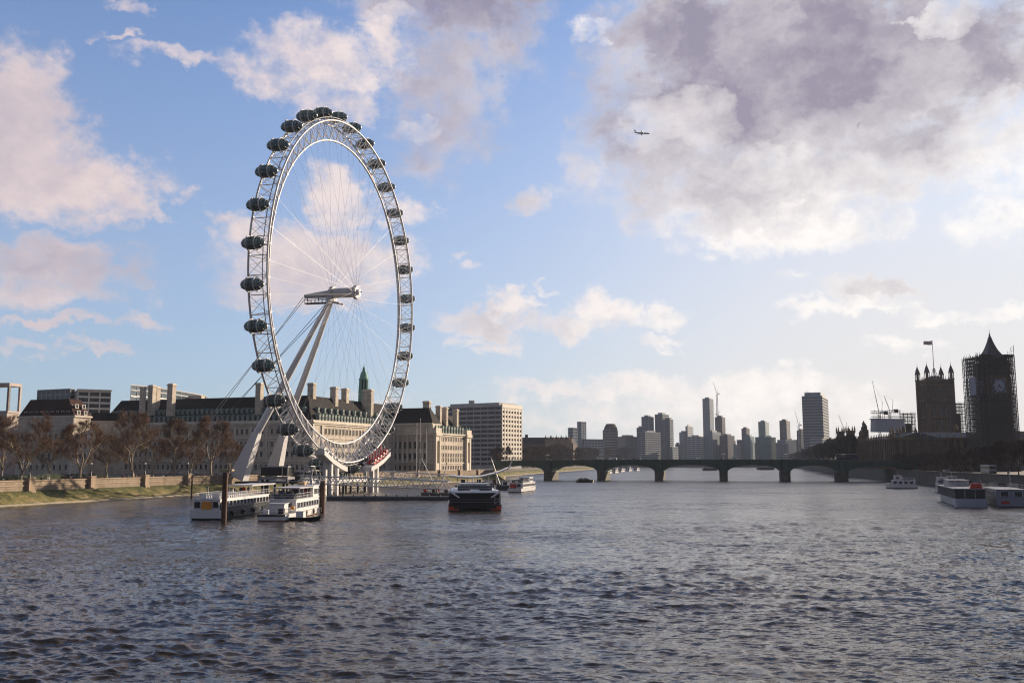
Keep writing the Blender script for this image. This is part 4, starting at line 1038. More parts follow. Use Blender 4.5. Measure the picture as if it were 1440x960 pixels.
def build_square_tower():
    A, C, B, D = corner_pts(1297, 1310.5, 1345, 760, 90); z1 = zat(535, 1320, 760); zt = zat(509, 1320, 760)
    root = empty('square_tower', (C.x, C.y, GZ), 'tall square gothic tower with four corner turrets flying a flag', 'tower')
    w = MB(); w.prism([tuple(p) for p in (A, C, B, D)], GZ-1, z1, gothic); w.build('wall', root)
    f1, f2 = Face(A, C), Face(C, B); g = MB()
    for F_ in (f1, f2):
        for i in range(1, 10): a = F_.len*i/10; g.obox(F_, a-.22, a+.22, GZ, z1-4, 0, .35 if i % 3 else .8, gothic_trim)
        for z in (20, 34, 46, 60, z1-4): g.obox(F_, 0, F_.len, z, z+.9, .003, .9, gothic_trim)
        g.obox(F_, 0, F_.len, z1+.003, z1+1.3, -.5, .5, gothic_trim)
        for i in range(1, 8): a = F_.len*i/8; g.frustum(F_.pt(a, 0, 0), .35, .05, z1+1.3, z1+4.0, gothic_trim, 4)
    g.build('tracery', root)
    bag = Bag(root, 'window', win_goth)
    for F_ in (f1, f2): rows(bag, F_, 2.5, F_.len-2.5, 3, (22, 36, 48, 62), F_.len/3-3.6, 8)
    bag.done()
    for p in (A, C, B, D):
        t = MB(); t.frustum((p.x, p.y, 0), 2.2, 2.1, GZ, z1+1, gothic, 8); t.frustum((p.x, p.y, 0), 2.5, 2.5, z1+1.003, z1+1.8, gothic_trim, 8)
        for i in range(8):
            a = 2*math.pi*i/8; t.tube((p.x+1.8*math.cos(a), p.y+1.8*math.sin(a), z1+1.8), (p.x+1.8*math.cos(a), p.y+1.8*math.sin(a), z1+6.4), .3, gothic_trim, 4)
        t.frustum((p.x, p.y, 0), .8, .8, z1+1.8, z1+6.4, gothic, 6)
        t.frustum((p.x, p.y, 0), 2.4, 2.3, z1+6.4, z1+7.2, gothic_trim, 8); t.lathe((p.x, p.y, 0), [(2.0, z1+7.2), (1.9, z1+8.6), (1.1, z1+10.8), (.45, z1+12.4), (.12, z1+13.5), (.08, zt+.5)], iron_roof, 8); t.build('corner_turret', root)
    c = (A+B+C+D)/4; r = MB(); r.prism([tuple(p) for p in inset([A, C, B, D], 2.5)], z1+.01, z1+4.5, iron_roof, top=[tuple(p) for p in inset([A, C, B, D], 7.5)])
    for i in range(8):
        a = i*math.pi/4; r.tube((c.x+2.5*math.cos(a), c.y+2.5*math.sin(a), z1+4.4), (c.x+.6*math.cos(a), c.y+.6*math.sin(a), z1+11), .18, iron_roof, 4)
    r.build('roof', root)
    fp = at(1319, 560, c.y); ztip = zat(478, 1318, c.y)
    fl = empty('flag', (c.x, c.y, z1+4), 'pale flag streaming left from the pole on the square tower', 'flag')
    p = MB(); p.tube((c.x, c.y, z1+4.4), (c.x, c.y, ztip), .32, iron_roof, 6, .2); p.build('flagpole', fl)
    q = MB(); n = 14; wv = []
    Lg = 6.8; hg = 3.4
    for side in (0, 1):
        for i in range(n+1):
            u = i/n; y = .7*math.sin(u*7)*u+side*.06; dz = -.9*u*u-.5*math.sin(u*5)*u
            wv += [(c.x-.3-Lg*u, c.y+y, ztip-.6+dz), (c.x-.3-Lg*u, c.y+y, ztip-.6-hg*(1-.12*u)+dz)]
    fs = [(2*i, 2*i+1, 2*i+3, 2*i+2) for i in range(n)]; k = 2*(n+1); fs += [tuple(reversed([k+j for j in f])) for f in fs]; fs += [(2*i, 2*i+2, k+2*i+2, k+2*i) for i in range(n)]+[(2*i+3, 2*i+1, k+2*i+1, k+2*i+3) for i in range(n)]
    q.add(wv, fs, mat('flag_cloth', (.60, .42, .44), .8, .4, .5), True); q.build('cloth', fl)
build_square_tower()
def build_clock_tower():
    A, C, B, D = corner_pts(1361.5, 1384, 1436.5, 545, 90); w = (B-C).length; cx, cy = C.x+w/2+2.6, C.y+w/2; h = 6.8
    z1 = zat(500, 1400, 545)
    root = empty('clock_tower', (cx, cy, GZ), 'gothic clock tower wrapped in scaffolding with only the spire and dials showing', 'tower')
    sq = [(cx-h, cy-h), (cx+h, cy-h), (cx+h, cy+h), (cx-h, cy+h)]
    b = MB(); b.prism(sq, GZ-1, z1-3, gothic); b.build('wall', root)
    zc = zat(541, 1402, 545)
    bell = MB(); bell.box((cx-7, cy-7, zc-6.5), (cx+7, cy+7, zc+6.5), gothic_trim)
    for x in (-6.8, 6.8):
        for y in (-6.8, 6.8): pinnacle(bell, (cx+x, cy+y, 0), .8, zc+6.5, z1+1)
    bell.build('clock_stage', root)
    sp = MB(); zs = zat(503, 1393, cy); zp = zat(469.5, 1393, cy); H = zp-zs
    sp.prism([(cx-4.6, cy-4.6), (cx+4.6, cy-4.6), (cx+4.6, cy+4.6), (cx-4.6, cy+4.6)], z1-3, zs+1.5, iron_roof)
    prof = [(5.4, 1.5), (4.7, 2.4), (3.4, 4.6), (2.4, 7.0), (1.5, 9.6), (.85, 12.0), (.35, H-1.0), (.25, H-.4)]
    for (r0, a0), (r1, a1) in zip(prof[:-1], prof[1:]): sp.frustum((cx, cy, 0), r0*1.2, r1*1.2, zs+a0, zs+a1, iron_roof, 4, math.pi/4, cap=False)
    sp.lathe((cx, cy, zs+H-1), [(.2, 0), (.5, .4), (.5, .9), (.15, 1.3), (.06, 4.0)], iron_roof, 8)
    sp.build('spire', root)
    dial_m = mat('clock_face', (.34, .36, .48), .5, .06, .8); ink = mat('clock_ink', (.015, .02, .05), .5, 0)
    def dial(face, a, hh, mm):
        ring = MB(); n = 32; R_ = 3.5
        P = [face.pt(a+R_*1.15*math.cos(2*math.pi*i/n), zc+R_*1.15*math.sin(2*math.pi*i/n), .14) for i in range(n)]
        ring.add([face.pt(a+sx*4.1, zc+sz*4.1, .10) for sx, sz in ((-1,-1),(1,-1),(1,1),(-1,1))], [(0,1,2,3)], mat('dial_surround', (.20, .20, .27), .6, .15, .5))
        ring.add(P, [tuple(range(n))], ink)
        P = [face.pt(a+R_*1.04*math.cos(2*math.pi*i/n), zc+R_*1.04*math.sin(2*math.pi*i/n), .17) for i in range(n)]; ring.add(P, [tuple(range(n))], dial_m)
        o = ring.build('clock_dial', root); t = MB()
        def bar(ang, r0, r1, wd, d):
            u = Vector((math.sin(ang), math.cos(ang))); v = Vector((u.y, -u.x))
            t.add([face.pt(a+u.x*r+v.x*s, zc+u.y*r+v.y*s, d) for r, s in ((r0,-wd),(r0,wd),(r1,wd),(r1,-wd))], [(0,1,2,3)], ink)
        for i in range(12): bar(i*math.pi/6, 2.75, 3.35, .16 if i % 3 else .26, .20)
        bar(math.pi*2*(hh+mm/60)/12, -.5, 2.1, .24, .24); bar(math.pi*2*mm/60, -.8, 3.1, .16, .27)
        t.build('clock_hands', o)
    dial(Face(Vector((cx-7, cy-7)), Vector((cx+7, cy-7))), 7, 4, 35); dial(Face(Vector((cx-7, cy+7)), Vector((cx-7, cy-7))), 7, 4, 35)
    s = MB()
    ext = Face(C, B)
    lat(s, A, C, B, GZ, zc-5.5, 2.2, 2.1, 1.6, .17)
    i2 = 3.4; lat(s, A+Vector((i2, -i2)), C+Vector((i2, i2)), B+Vector((-i2, i2)), GZ, zc-5.5, 2.2, 2.6, 1.2, .14)
    lat(s, A, C, B, zc+5.2, z1-.5, 2.2, 2.1, 2.4, .17)
    # side runs past the dials, left open in front of them
    for F_, gap in ((Face(C, B), (cx-C.x-4.3, cx-C.x+4.3)), (Face(A, C), (w/2-4.3, w/2+4.3)), (Face(B, D), None), (Face(D, A), None)):
        k = 5; n = 10
        for i in range(n+1):
            a = F_.len*i/n
            if gap and gap[0] < a < gap[1]: continue
            for d in (0, -1.6): s.tube(F_.pt(a, zc-5.5, d), F_.pt(a, zc+5.3, d), .17, scaffold_m, 4, cap=False)
        for j in range(1, k):
            z = zc-5.5+10.8*j/k
            for u0, u1 in ((0, gap[0]), (gap[1], F_.len)) if gap else ((0, F_.len),):
                for d in (0, -1.6): s.tube(F_.pt(u0, z, d), F_.pt(u1, z, d), .17, scaffold_m, 4, cap=False)
                s.obox(F_, max(u0, 1.6), min(u1, F_.len-1.6), z-.12, z-.04, -1.6, -.05, board_m)
    top = MB()
    sc = empty('scaffolding', (C.x, C.y, GZ), 'dense scaffolding cage standing around the clock tower', 'scaffolding')
    s.build('scaffold_frame', sc)
    dk = MB(); dk.box((C.x+2.5, C.y-.2, z1-.6), (cx-5.6, A.y-2, z1-.45), board_m); dk.box((cx+5.6, C.y-.2, z1-.6), (B.x+.3, A.y-2, z1-.45), board_m); dk.box((cx-5.6, C.y-.2, z1-.6), (cx+5.6, cy-5.6, z1-.45), board_m)
    for i in range(40): x, y = rnd.uniform(C.x, B.x), rnd.uniform(C.y, A.y); dk.tube((x, y, z1-1), (x, y, z1+rnd.uniform(.4, 3.2)), .09, scaffold_m, 4)
    for i in range(14): x = rnd.uniform(C.x, B.x-3); dk.obox(Face(Vector((x, C.y)), Vector((x+rnd.uniform(1.5, 4), C.y))), 0, 1.5+rnd.random()*2, z1-.4, z1+rnd.uniform(.2, 1.0), -rnd.uniform(.5, 4), 0, board_m)
    dk.build('top_deck', sc)
    nt_ = MB(); net = mat('debris_netting', (.045, .036, .03), .9, .25, .3)
    fF = Face(C, B); lo = GZ
    nt_.obox(fF, 4.2, w-3.0, GZ, zc-5.7, -4.1, -4.0, net); nt_.obox(fF, 3.6, w-2.6, zc+5.3, z1-.8, -4.1, -4.0, net)
    fL = Face(A, C); nt_.obox(fL, 4, w-6, GZ, zc-5.7, -4.1, -4.0, net)
    nt_.build('netting', sc)
    pn_ = MB(); pn_.obox(Face(A, C), w/2-4.3, w/2+4.3, zc-5.4, zc+5.2, -.5, -.4, mat('lilac_sheet', (.26, .27, .36), .7, .15, .5)); pn_.build('dial_sheet', sc)
    h_ = MB(); p = at(1432, 560, 552)
    for dx in (0, 1.6): h_.tube((B.x+2+dx, 552, GZ), (B.x+2+dx, 552, zat(489, 1433, 552)+dx), .16, grey_steel, 4)
    for i in range(34): z = GZ+i*2.2; h_.tube((B.x+2, 552, z), (B.x+3.6, 552, z+1.1), .07, grey_steel, 4)
    h_.build('hoist_mast', sc)
build_clock_tower()
slab_block('government_block', 'dark stone offices behind the clock tower scaffolding at the right edge', 1418, 1436, 1560, 606, 640, 60, gB, gothic_trim, fh=4.5, slab=2.2, mull=3)

# ------------------------------------------------------------------ bare trees
def bare_tree_meshes(seed, H, W, twig, low=.2, ntw=6, nlimb=20, tw=.02, bk=None):
    """leader with upswept limbs along it, branches and a haze of fine twigs filling an egg-shaped crown"""
    r = random.Random(seed); t = MB(); tv = []; tf = []; bk = bk or bark
    cz, rz_, rx = H*.545, H*.46, W/2
    def env(z): 
        u = (z-cz)/rz_; return rx*math.sqrt(max(0, 1-u*u))*(1.0-.12*u)
    def inside(p): return math.hypot(p.x, p.y) < env(p.z)*r.uniform(.86, 1.08)
    def twigs(p, d, L, n):
        for _ in range(n):
            v = (d+Vector((r.gauss(0, .55), r.gauss(0, .55), r.gauss(.18, .45)))).normalized()
            q = p+v*L*r.uniform(.5, 1.2); a_ = v.orthogonal().normalized(); an = r.uniform(0, 3.1); s = (a_*math.cos(an)+v.cross(a_)*math.sin(an))*tw
            o = len(tv); tv.extend([tuple(p-s), tuple(p+s), tuple(q)]); tf.append((o, o+1, o+2))
            for _k in range(2):
                b = p.lerp(q, r.uniform(.3, .85)); e = b+(v+Vector((r.gauss(0, .7), r.gauss(0, .7), r.gauss(.2, .5)))).normalized()*L*r.uniform(.35, .7)
                o = len(tv); tv.extend([tuple(b-s*.7), tuple(b+s*.7), tuple(e)]); tf.append((o, o+1, o+2))
    def branch(p, d, L, rad, lev):
        pts = [p.copy()]; rr = [rad]; n = 5; q = p.copy(); dd = d.copy()
        for i in range(n):
            dd = (dd+Vector((r.gauss(0, .12), r.gauss(0, .12), r.gauss(.09, .07)))).normalized(); q = q+dd*L/n
            if i > 0 and not inside(q): break
            pts.append(q.copy()); rr.append(max(.014, rad*(1-.7*(i+1)/n)))
        if len(pts) < 2: return
        t.path(pts, rr, bk if lev < 3 else twig, (6, 5, 4, 3)[min(lev, 3)])
        if lev >= 3:
            for a, b in zip(pts[:-1], pts[1:]): twigs(a.lerp(b, r.random()), dd, max(.6, L*.55), ntw)
            return
        k = (6, 5, 4)[lev]
        for i in range(k):
            u = r.uniform(.22, 1.0); f = u*(len(pts)-1); j = min(len(pts)-2, int(f)); base = pts[j].lerp(pts[j+1], f-j)
            nd = (dd+Vector((r.gauss(0, .6), r.gauss(0, .6), r.gauss(.10, .35)))).normalized()
            branch(base, nd, L*r.uniform(.42, .62), max(.014, rr[j]*.6), lev+1)
        twigs(pts[-1], dd, max(.7, L*.3), ntw)
    R0 = H*.017; nl = r.choice((2, 3)); fk = H*low*r.uniform(.9, 1.15)
    b0 = [Vector((0,0,-.3)), Vector((0,0,.5)), Vector((r.uniform(-.2,.2),r.uniform(-.2,.2),fk*.6)), Vector((r.uniform(-.3,.3),r.uniform(-.3,.3),fk))]
    t.path(b0, [R0*1.6, R0*1.15, R0, R0*.95], bk, 8)
    for L_ in range(nl):
        a = L_*6.28/nl+r.uniform(-.5, .5); p = b0[-1].copy(); d = Vector((math.cos(a)*.30, math.sin(a)*.30, 1)).normalized(); top = H*r.uniform(.84, .96); pts = [p.copy()-Vector((0,0,.3))]; 
        n = 9; st = (top-fk)/n
        for i in range(n):
            d = (d+Vector((r.gauss(0, .10), r.gauss(0, .10), .10))).normalized(); p = p+d*(st/d.z); pts.append(p.copy())
        rr = [max(.03, R0*.66*(1-.92*i/n)) for i in range(n+1)]
        t.path(pts, rr, bk, 6)
        m_ = nlimb//nl
        for i in range(m_):
            f = (i+r.uniform(.1, .9))/m_*(n-.6)+.3; j = min(n-1, int(f)); base = pts[j].lerp(pts[j+1], f-j); an = a+r.uniform(-1.7, 1.7)
            Lm = max(1.5, env(base.z)*r.uniform(.8, 1.1)); up = .55+.5*(base.z/H)
            branch(base, Vector((math.cos(an), math.sin(an), up*r.uniform(.7, 1.3))).normalized(), Lm*1.15, max(.03, rr[j]*.55), 1 if nlimb > 18 else 1)
        twigs(pts[-1], d, 1.4, ntw*2)
    c = MB(); c.add(tv, tf, twig); return t.mesh('trunk'), c.mesh('crown')
twigs_mid = mat('sunlit_twigs', (.12, .078, .055), .9, .3, .2)  # sunlit tone of the far left bank trees put into the colour
bark_dark = mat('shaded_bark', (.06, .048, .036), .9, .3, .5)  # shade put into the bark colour so far trunks don't look lit
TREE = [bare_tree_meshes(21, 20, 13.5, twigs_m, .14, 6, 28), bare_tree_meshes(5, 20, 12, twigs_m, .18, 6, 26), bare_tree_meshes(33, 20, 11, twigs_m, .16, 6, 26)]
FAR = [bare_tree_meshes(44, 16, 12, twigs_dark, .14, 4, 18, .06, bark_dark), bare_tree_meshes(48, 16, 13, twigs_dark, .14, 4, 18, .06, bark_dark), bare_tree_meshes(51, 16, 12.5, twigs_mid, .12, 5, 20, .07, bark_dark), bare_tree_meshes(57, 16, 13, twigs_mid, .12, 5, 20, .07, bark_dark)]
def tree(kind, p, H, W, rz, label, group=None, name='plane_tree'):
    r = empty(name, p, label, 'tree', group); bw = (13.5, 12, 11)[kind] if name == 'plane_tree' else 12.5; bh = 20 if name == 'plane_tree' else 16
    r.rotation_euler = (0, 0, rz); r.scale = (W/bw, W/bw, H/bh)
    tm, cm = (TREE if name == 'plane_tree' else FAR)[kind]
    place(tm, 'trunk', r, p); place(cm, 'crown', r, p)
for px, Y, yt, wpx, k, rz, lb in (
    (30, 243, 578, 82, 0, 0.3, 'widest bare plane tree with pale forked limbs, leftmost on the promenade'),
    (113, 262, 588, 64, 1, 1.0, 'bare brown plane tree with a pale leaning trunk, second from the left'),
    (187, 285, 574, 68, 0, 2.3, 'tallest bare plane tree with pale upright limbs, third from the left'),
    (245, 312, 588, 52, 2, 0.2, 'slim bare tree with a thin pale trunk, fourth from the left'),
    (297, 338, 583, 58, 1, 3.0, 'dim bare tree fifth from the left, beside the wheel\'s leg')):
    p = at(px, 660, Y); p.z = GZ; tree(k, p, zat(yt, px, Y)-GZ, wpx/F*Y*1.02, rz, lb, 'bare plane trees on the promenade')
for i, (px, Y, H, k) in enumerate(((2, 300, 15, 1), (70, 330, 15, 0), (150, 345, 15, 2), (215, 360, 16, 1), (268, 372, 16, 0), (322, 392, 15, 2), (345, 400, 14, 1))):
    p = at(px, 660, Y); p.z = GZ; tree(k, p, H, H*.72, i*1.1, 'dim bare tree in the gardens behind the promenade row', 'garden trees behind the promenade')
rt = random.Random(9)
for i in range(36):                       # left bank beyond the bridge
    px = 702+i*5.0+rt.uniform(-2, 2); k = kx(px); Y = min(148/max(.06, .1825-k)+rt.uniform(5, 60), 1955+i); p = Vector((k*Y, Y, GZ))
    H = zat(627.5 if px < 790 else 631, px, Y)-GZ+rt.uniform(-1.5, 2)*Y/900
    tree(2+i % 2, p, H, max(12, H*1.0), rt.uniform(0, 6), 'brown bare tree in the row on the left bank beyond the bridge', 'trees beyond the bridge on the left bank', 'embankment_tree')
for i in range(24):                       # gardens south of the palace
    px = 1108+i*3.9+rt.uniform(-2, 2); k = kx(px); Y = min(2000, 58/max(.01, k-.268)+rt.uniform(20, 110)); p = Vector((k*Y, Y, GZ))
    H = zat(640-(px-1108)*.34, px, Y)-GZ+rt.uniform(-1, 2); H = max(8, H)
    tree(i % 2, p, H, max(12, H*.8), rt.uniform(0, 6), 'dark bare tree in the riverside gardens left of the palace', 'trees in the gardens left of the palace', 'embankment_tree')
for i in range(20):                       # right bank, in front of the palace
    Y = 222+i*16.5; e = x_on(RB, 0) if False else None
    a = Vector(RB[2]).lerp(Vector(RB[3]), (Y-221)/320); off = 7 if i % 2 else 16
    p = Vector((a.x+off+2, Y, GZ)); H = rt.uniform(11, 14) if Y < 420 else rt.uniform(9, 12)
    tree(i % 2, p, H, 11, rt.uniform(0, 6), 'dark bare tree along the right embankment in front of the palace', 'trees along the right embankment', 'embankment_tree')
hd = MB(); A4 = resample(offset_line(LB, 30)[1:4], 1.2)
for k_, off in enumerate((0,)):
    n = len(A4); vs = []
    for q in A4: vs += [(q.x+1, q.y, GZ), (q.x+.9+rt.uniform(-.3,.3), q.y, GZ+1.1+rt.uniform(-.2,.2)), (q.x+rt.uniform(-.3,.3), q.y, GZ+1.9+rt.uniform(-.3,.3)), (q.x-1.2, q.y, GZ)]
    hd.add(vs, [(4*i+j, 4*(i+1)+j, 4*(i+1)+j+1, 4*i+j+1) for i in range(n-1) for j in range(3)], hedge_m)
ho = hd.build('hedge', org=(A4[10].x, A4[10].y, GZ)); tag(ho, 'long low dark hedge behind the promenade trees', 'hedge')

# ------------------------------------------------------------------ observation wheel
WC = Vector((-59.25, 326.5, 59.2+CAMZ)); WA = R(14.73)
WU = Vector((math.sin(WA), math.cos(WA), 0)); AX = Vector((math.cos(WA), -math.sin(WA), 0)); UZ = Vector((0, 0, 1))
PH0 = -2.0263
def wp(t, r, a): return WC+WU*(r*math.cos(t))+UZ*(r*math.sin(t))+AX*a
capsule_glass = glassmat('capsule_glass', (.25, .34, .345), .62, .03)
cap_dark = mat('capsule_floor', (.12, .13, .135), .5, .2, 1)
def build_wheel():
    foot = Vector((-93, 338, GZ)); root = empty('observation_wheel', foot, 'giant white observation wheel with glass capsules, leaning over the river on two slanting legs', 'ferris wheel')
    N = 64; RO, RI, HA = 59.3, 52.9, 3.1
    T = [2*math.pi*i/128 for i in range(128)]
    for a in (HA, -HA):
        m = MB(); m.path([wp(t, RO, a) for t in T], .31, white_steel, 8, True); m.build('outer_rim', root)
    m = MB(); m.path([wp(t, RI, 0) for t in T], .33, white_steel, 8, True); m.build('inner_rim', root)
    m = MB()
    for a in (HA-.9, -HA+.9): m.path([wp(t, RO+1.1, a) for t in T], .16, grey_steel, 4, True)
    m.build('drive_rail', root)
    m = MB()
    for i in range(N):
        t0 = PH0+2*math.pi*(i+.5)/N; t1 = PH0+2*math.pi*(i+1.5)/N; tm = (t0+t1)/2
        m.tube(wp(t0, RO, HA), wp(t0, RO, -HA), .15, white_steel, 5)
        m.tube(wp(t0, RO, HA), wp(t0, RI, 0), .14, white_steel, 5); m.tube(wp(t0, RO, -HA), wp(t0, RI, 0), .14, white_steel, 5)
        m.tube(wp(t0, RO, HA), wp(t1, RO, -HA), .095, white_steel, 4); m.tube(wp(t0, RO, -HA), wp(t1, RO, HA), .095, white_steel, 4)
        for a in (HA, -HA):
            m.tube(wp(t0, RI, 0), wp(tm, RO, a), .10, white_steel, 4); m.tube(wp(t1, RI, 0), wp(tm, RO, a), .10, white_steel, 4)
        m.tube(wp(t0, RI-.5, 0), wp(t0, RI+.4, 0), .34, white_steel, 5)
        for a in (HA-.9, -HA+.9): m.tube(wp(t0, RO, a), wp(t0, RO+1.1, a), .12, grey_steel, 4)
    m.build('rim_lattice', root)
    hubs = (4.6, -4.4)
    for i in range(N):
        t0 = PH0+2*math.pi*(i+.5)/N; a = hubs[i % 2]; s = MB(); off = .34 if (i//2) % 2 else -.34
        s.tube(wp(t0+off, 2.0, a), wp(t0, RI-.4, 0), .031, cable_m, 4, cap=False); s.build('spoke_cable', root)
    # hub and spindle
    h = MB(); h.tube(WC+AX*-4.6, WC+AX*4.4, 1.75, pale_grey, 20)
    for a in hubs:
        h.tube(WC+AX*(a-.3), WC+AX*(a+.3), 2.45, white_steel, 24); h.tube(WC+AX*(a-.55), WC+AX*(a+.55), 2.0, pale_grey, 20)
        for i in range(16): q = 2*math.pi*i/16; c = WC+AX*a+WU*2.3*math.cos(q)+UZ*2.3*math.sin(q); h.tube(c-AX*.7, c+AX*.7, .22, white_steel, 6)
    h.build('hub', root)
    s = MB(); s.tube(WC+AX*-15.2-UZ*.6, WC+AX*-6.5-UZ*.2, .72, pale_grey, 16, 1.35); s.tube(WC+AX*-6.5-UZ*.2, WC+AX*-4.6, 1.35, pale_grey, 16, 1.5)
    s.build('spindle', root); s = MB(); s.tube(WC+AX*4.4, WC+AX*6.0, 1.2, white_steel, 16, 1.0); s.tube(WC+AX*6.0, WC+AX*7.0, .18, grey_steel, 6); s.build('spindle_nose', root)
    g = MB()
    for a0, a1 in ((-14.8, -4.8),):
        for w in (-1.1, 1.1): 
            for dz in (-2.0, -3.3): g.tube(WC+AX*a0+WU*w+UZ*dz, WC+AX*a1+WU*w+UZ*dz, .13, dark_steel, 4)
            for k in range(8): p = WC+AX*(a0+(a1-a0)*k/7)+WU*w; g.tube(p-UZ*2.0, p-UZ*3.3, .1, dark_steel, 4)
        P = [WC+AX*a+WU*w+UZ*z for z in (-3.45, -3.15) for a, w in ((a0,-1.2),(a1,-1.2),(a1,1.2),(a0,1.2))]
        g.add(P, [(0,3,2,1),(4,5,6,7),(0,1,5,4),(1,2,6,5),(2,3,7,6),(3,0,4,7)], dark_steel)
        for a in (-14.2, -9.8): g.tube(WC+AX*a-UZ*2.2, WC+AX*a-UZ*.4, .2, dark_steel, 4)
    g.build('service_gantry', root)
    # two tapering legs with flared feet
    top = WC+AX*-4.9-UZ*2.3
    F1 = at(336, 655, 329); F2 = at(384, 652, 353)
    for f_, side in ((F1, -1), (F2, 1)):
        tp = top+WU*side*.9; d = (f_-tp); l = MB(); n = 12
        pts = [tp+d*(i/n*.80) for i in range(n+1)]; rr = [.65+.62*math.sin(min(1, i/n*1.15)*math.pi*.5) for i in range(n+1)]
        l.path(pts, rr, white_steel, 14); lg = l.build('leg', root)
        ft = MB(); e = pts[-1]; q = Vector((f_.x, f_.y, GZ)); ax = (q-e).normalized()
        sidev = ax.cross(WU).normalized()
        prof = [(0, 1.12, 1.12), (.12, 1.4, 1.35), (.55, 1.8, 2.0), (1.0, 1.9, 2.9)]
        vs = []
        for u, a_, b_ in prof:
            c = e.lerp(q, u)
            vs += [c+WU*a_*sx+sidev*b_*sy for sx, sy in ((-1,-1),(1,-1),(1,1),(-1,1))]
        fs = [(4*k+i, 4*k+(i+1) % 4, 4*k+4+(i+1) % 4, 4*k+4+i) for k in range(3) for i in range(4)]+[(0,3,2,1),(12,13,14,15)]
        ft.add(vs, fs, white_steel); ft.build('leg_foot', lg)
    j = MB(); j.tube(top-WU*2.6, top+WU*2.6, .9, pale_grey, 12); P = top; j.tube(WC+AX*-4.9-UZ*1.2, top-UZ*.4, 1.3, pale_grey, 10, 1.0)
    j.tube(top+AX*.5-WU*1.5-UZ*.8, top+AX*4-WU*1.5-UZ*1.6, .3, pale_grey, 6); j.tube(top+AX*.5+WU*1.5-UZ*.8, top+AX*4+WU*1.5-UZ*1.6, .3, pale_grey, 6); j.build('leg_head', root)
    # back stays
    an = at(238, 655, 392); an.z = GZ
    for k, st in enumerate((WC+AX*-15.3-UZ*1.0+WU*.9, WC+AX*-15.3-UZ*1.0-WU*.9, top+WU*1.6, top-WU*1.6)):
        s = MB(); s.tube(st, an+Vector((k*1.0-1.5, (k % 2)*6-3, 0)), .11, dark_steel if k > 1 else grey_steel, 5); s.build('stay_cable', root)
    # capsules, all level: mounts, glazed shell, floor, ribs, two ring bearings
    L2, RC = 3.75, 1.95
    prof = [(u, RC*math.sqrt(max(0, 1-abs(u)**2.1))) for u in [-math.cos(math.pi*i/16) for i in range(17)]]
    def ell(s, z0=None, z1=None, n=20): 
        vs = []
        for u, r in prof: vs += [(u*L2*s, max(r, .02)*s*math.cos(2*math.pi*i/n), max(r, .02)*s*math.sin(2*math.pi*i/n)) for i in range(n)]
        fs = [(k*n+i, k*n+(i+1) % n, (k+1)*n+(i+1) % n, (k+1)*n+i) for k in range(len(prof)-1) for i in range(n)]
        return vs, fs
    b = MB(); vs, fs = ell(1.0); b.add(vs, fs, capsule_glass, True); shell = b.mesh('capsule')
    b = MB(); vs, fs = ell(.985); fs = [f for f in fs if sum(vs[i][2] for i in f)/4 < -.62*RC*.8]; b.add(vs, fs, cap_dark, True)
    b.box((-L2*.8, -1.25, -1.12), (L2*.8, 1.25, -1.02), cap_dark); b.box((-.9, -.45, -1.0), (.9, .45, -.55), board_m); floor = b.mesh('floor')
    b = MB()
    for u in (-.78, -.52, -.26, .26, .52, .78):
        r = RC*math.sqrt(1-abs(u)**2.1)*1.005; b.path([(u*L2, r*math.cos(a), r*math.sin(a)) for a in [2*math.pi*i/20 for i in range(20)]], .045, pale_grey, 4, True)
    for ang in (60, 120, 15, 165, -20, 200): 
        b.path([(u*L2, r*1.005*math.cos(R(ang)), r*1.005*math.sin(R(ang))) for u, r in prof[1:-1]], .04, pale_grey, 4)
    for e in (-1, 1): b.tube((e*L2*.97, 0, -.05), (e*(L2+.02), 0, -.05), .3, pale_grey, 10)
    ribs = b.mesh('glazing_ribs')
    b = MB()
    b.path([(0, (RC+.16)*math.cos(a), (RC+.16)*math.sin(a)) for a in [2*math.pi*i/28 for i in range(28)]], .17, pale_grey, 6, True); ring = b.mesh('mounting_ring')
    ppl = MB(); rp = random.Random(2)
    for i in range(9):
        x, y = rp.uniform(-2.4, 2.4), rp.choice((-.9, .9))+rp.uniform(-.2, .2)
        ppl.lathe((x, y, -1.02), [(.12, 0), (.18, .7), (.24, 1.2), (.10, 1.45), (.12, 1.55), (.11, 1.7), (.02, 1.78)], MATS['dark_steel'], 6)
    riders = ppl.mesh('passengers')
    for i in range(32):
        t = PH0-2*math.pi*i/32; p = wp(t, 61.9, -.3); root_c = place(shell, 'capsule', root, p, math.atan2(AX.y, AX.x))
        for nm, me, dx in (('floor', floor, 0), ('glazing_ribs', ribs, 0), ('mounting_ring', ring, -1.35), ('mounting_ring', ring, 1.35), ('passengers', riders, 0)):
            o = bpy.data.objects.new(nm, me); COL.objects.link(o); o.parent = root_c; o.location = (dx, 0, 0)
            if nm == 'passengers' and i % 2: o.rotation_euler = (0, 0, math.pi)
        for a in (-1.35, 1.35):
            mt = MB(); mt.tube(p+AX*a+(wp(t, 59.9, 0)-wp(t, 61.9, 0)), wp(t, RO, math.copysign(HA-.3, a)), .17, white_steel, 5); mt.build('mount', root)
build_wheel()

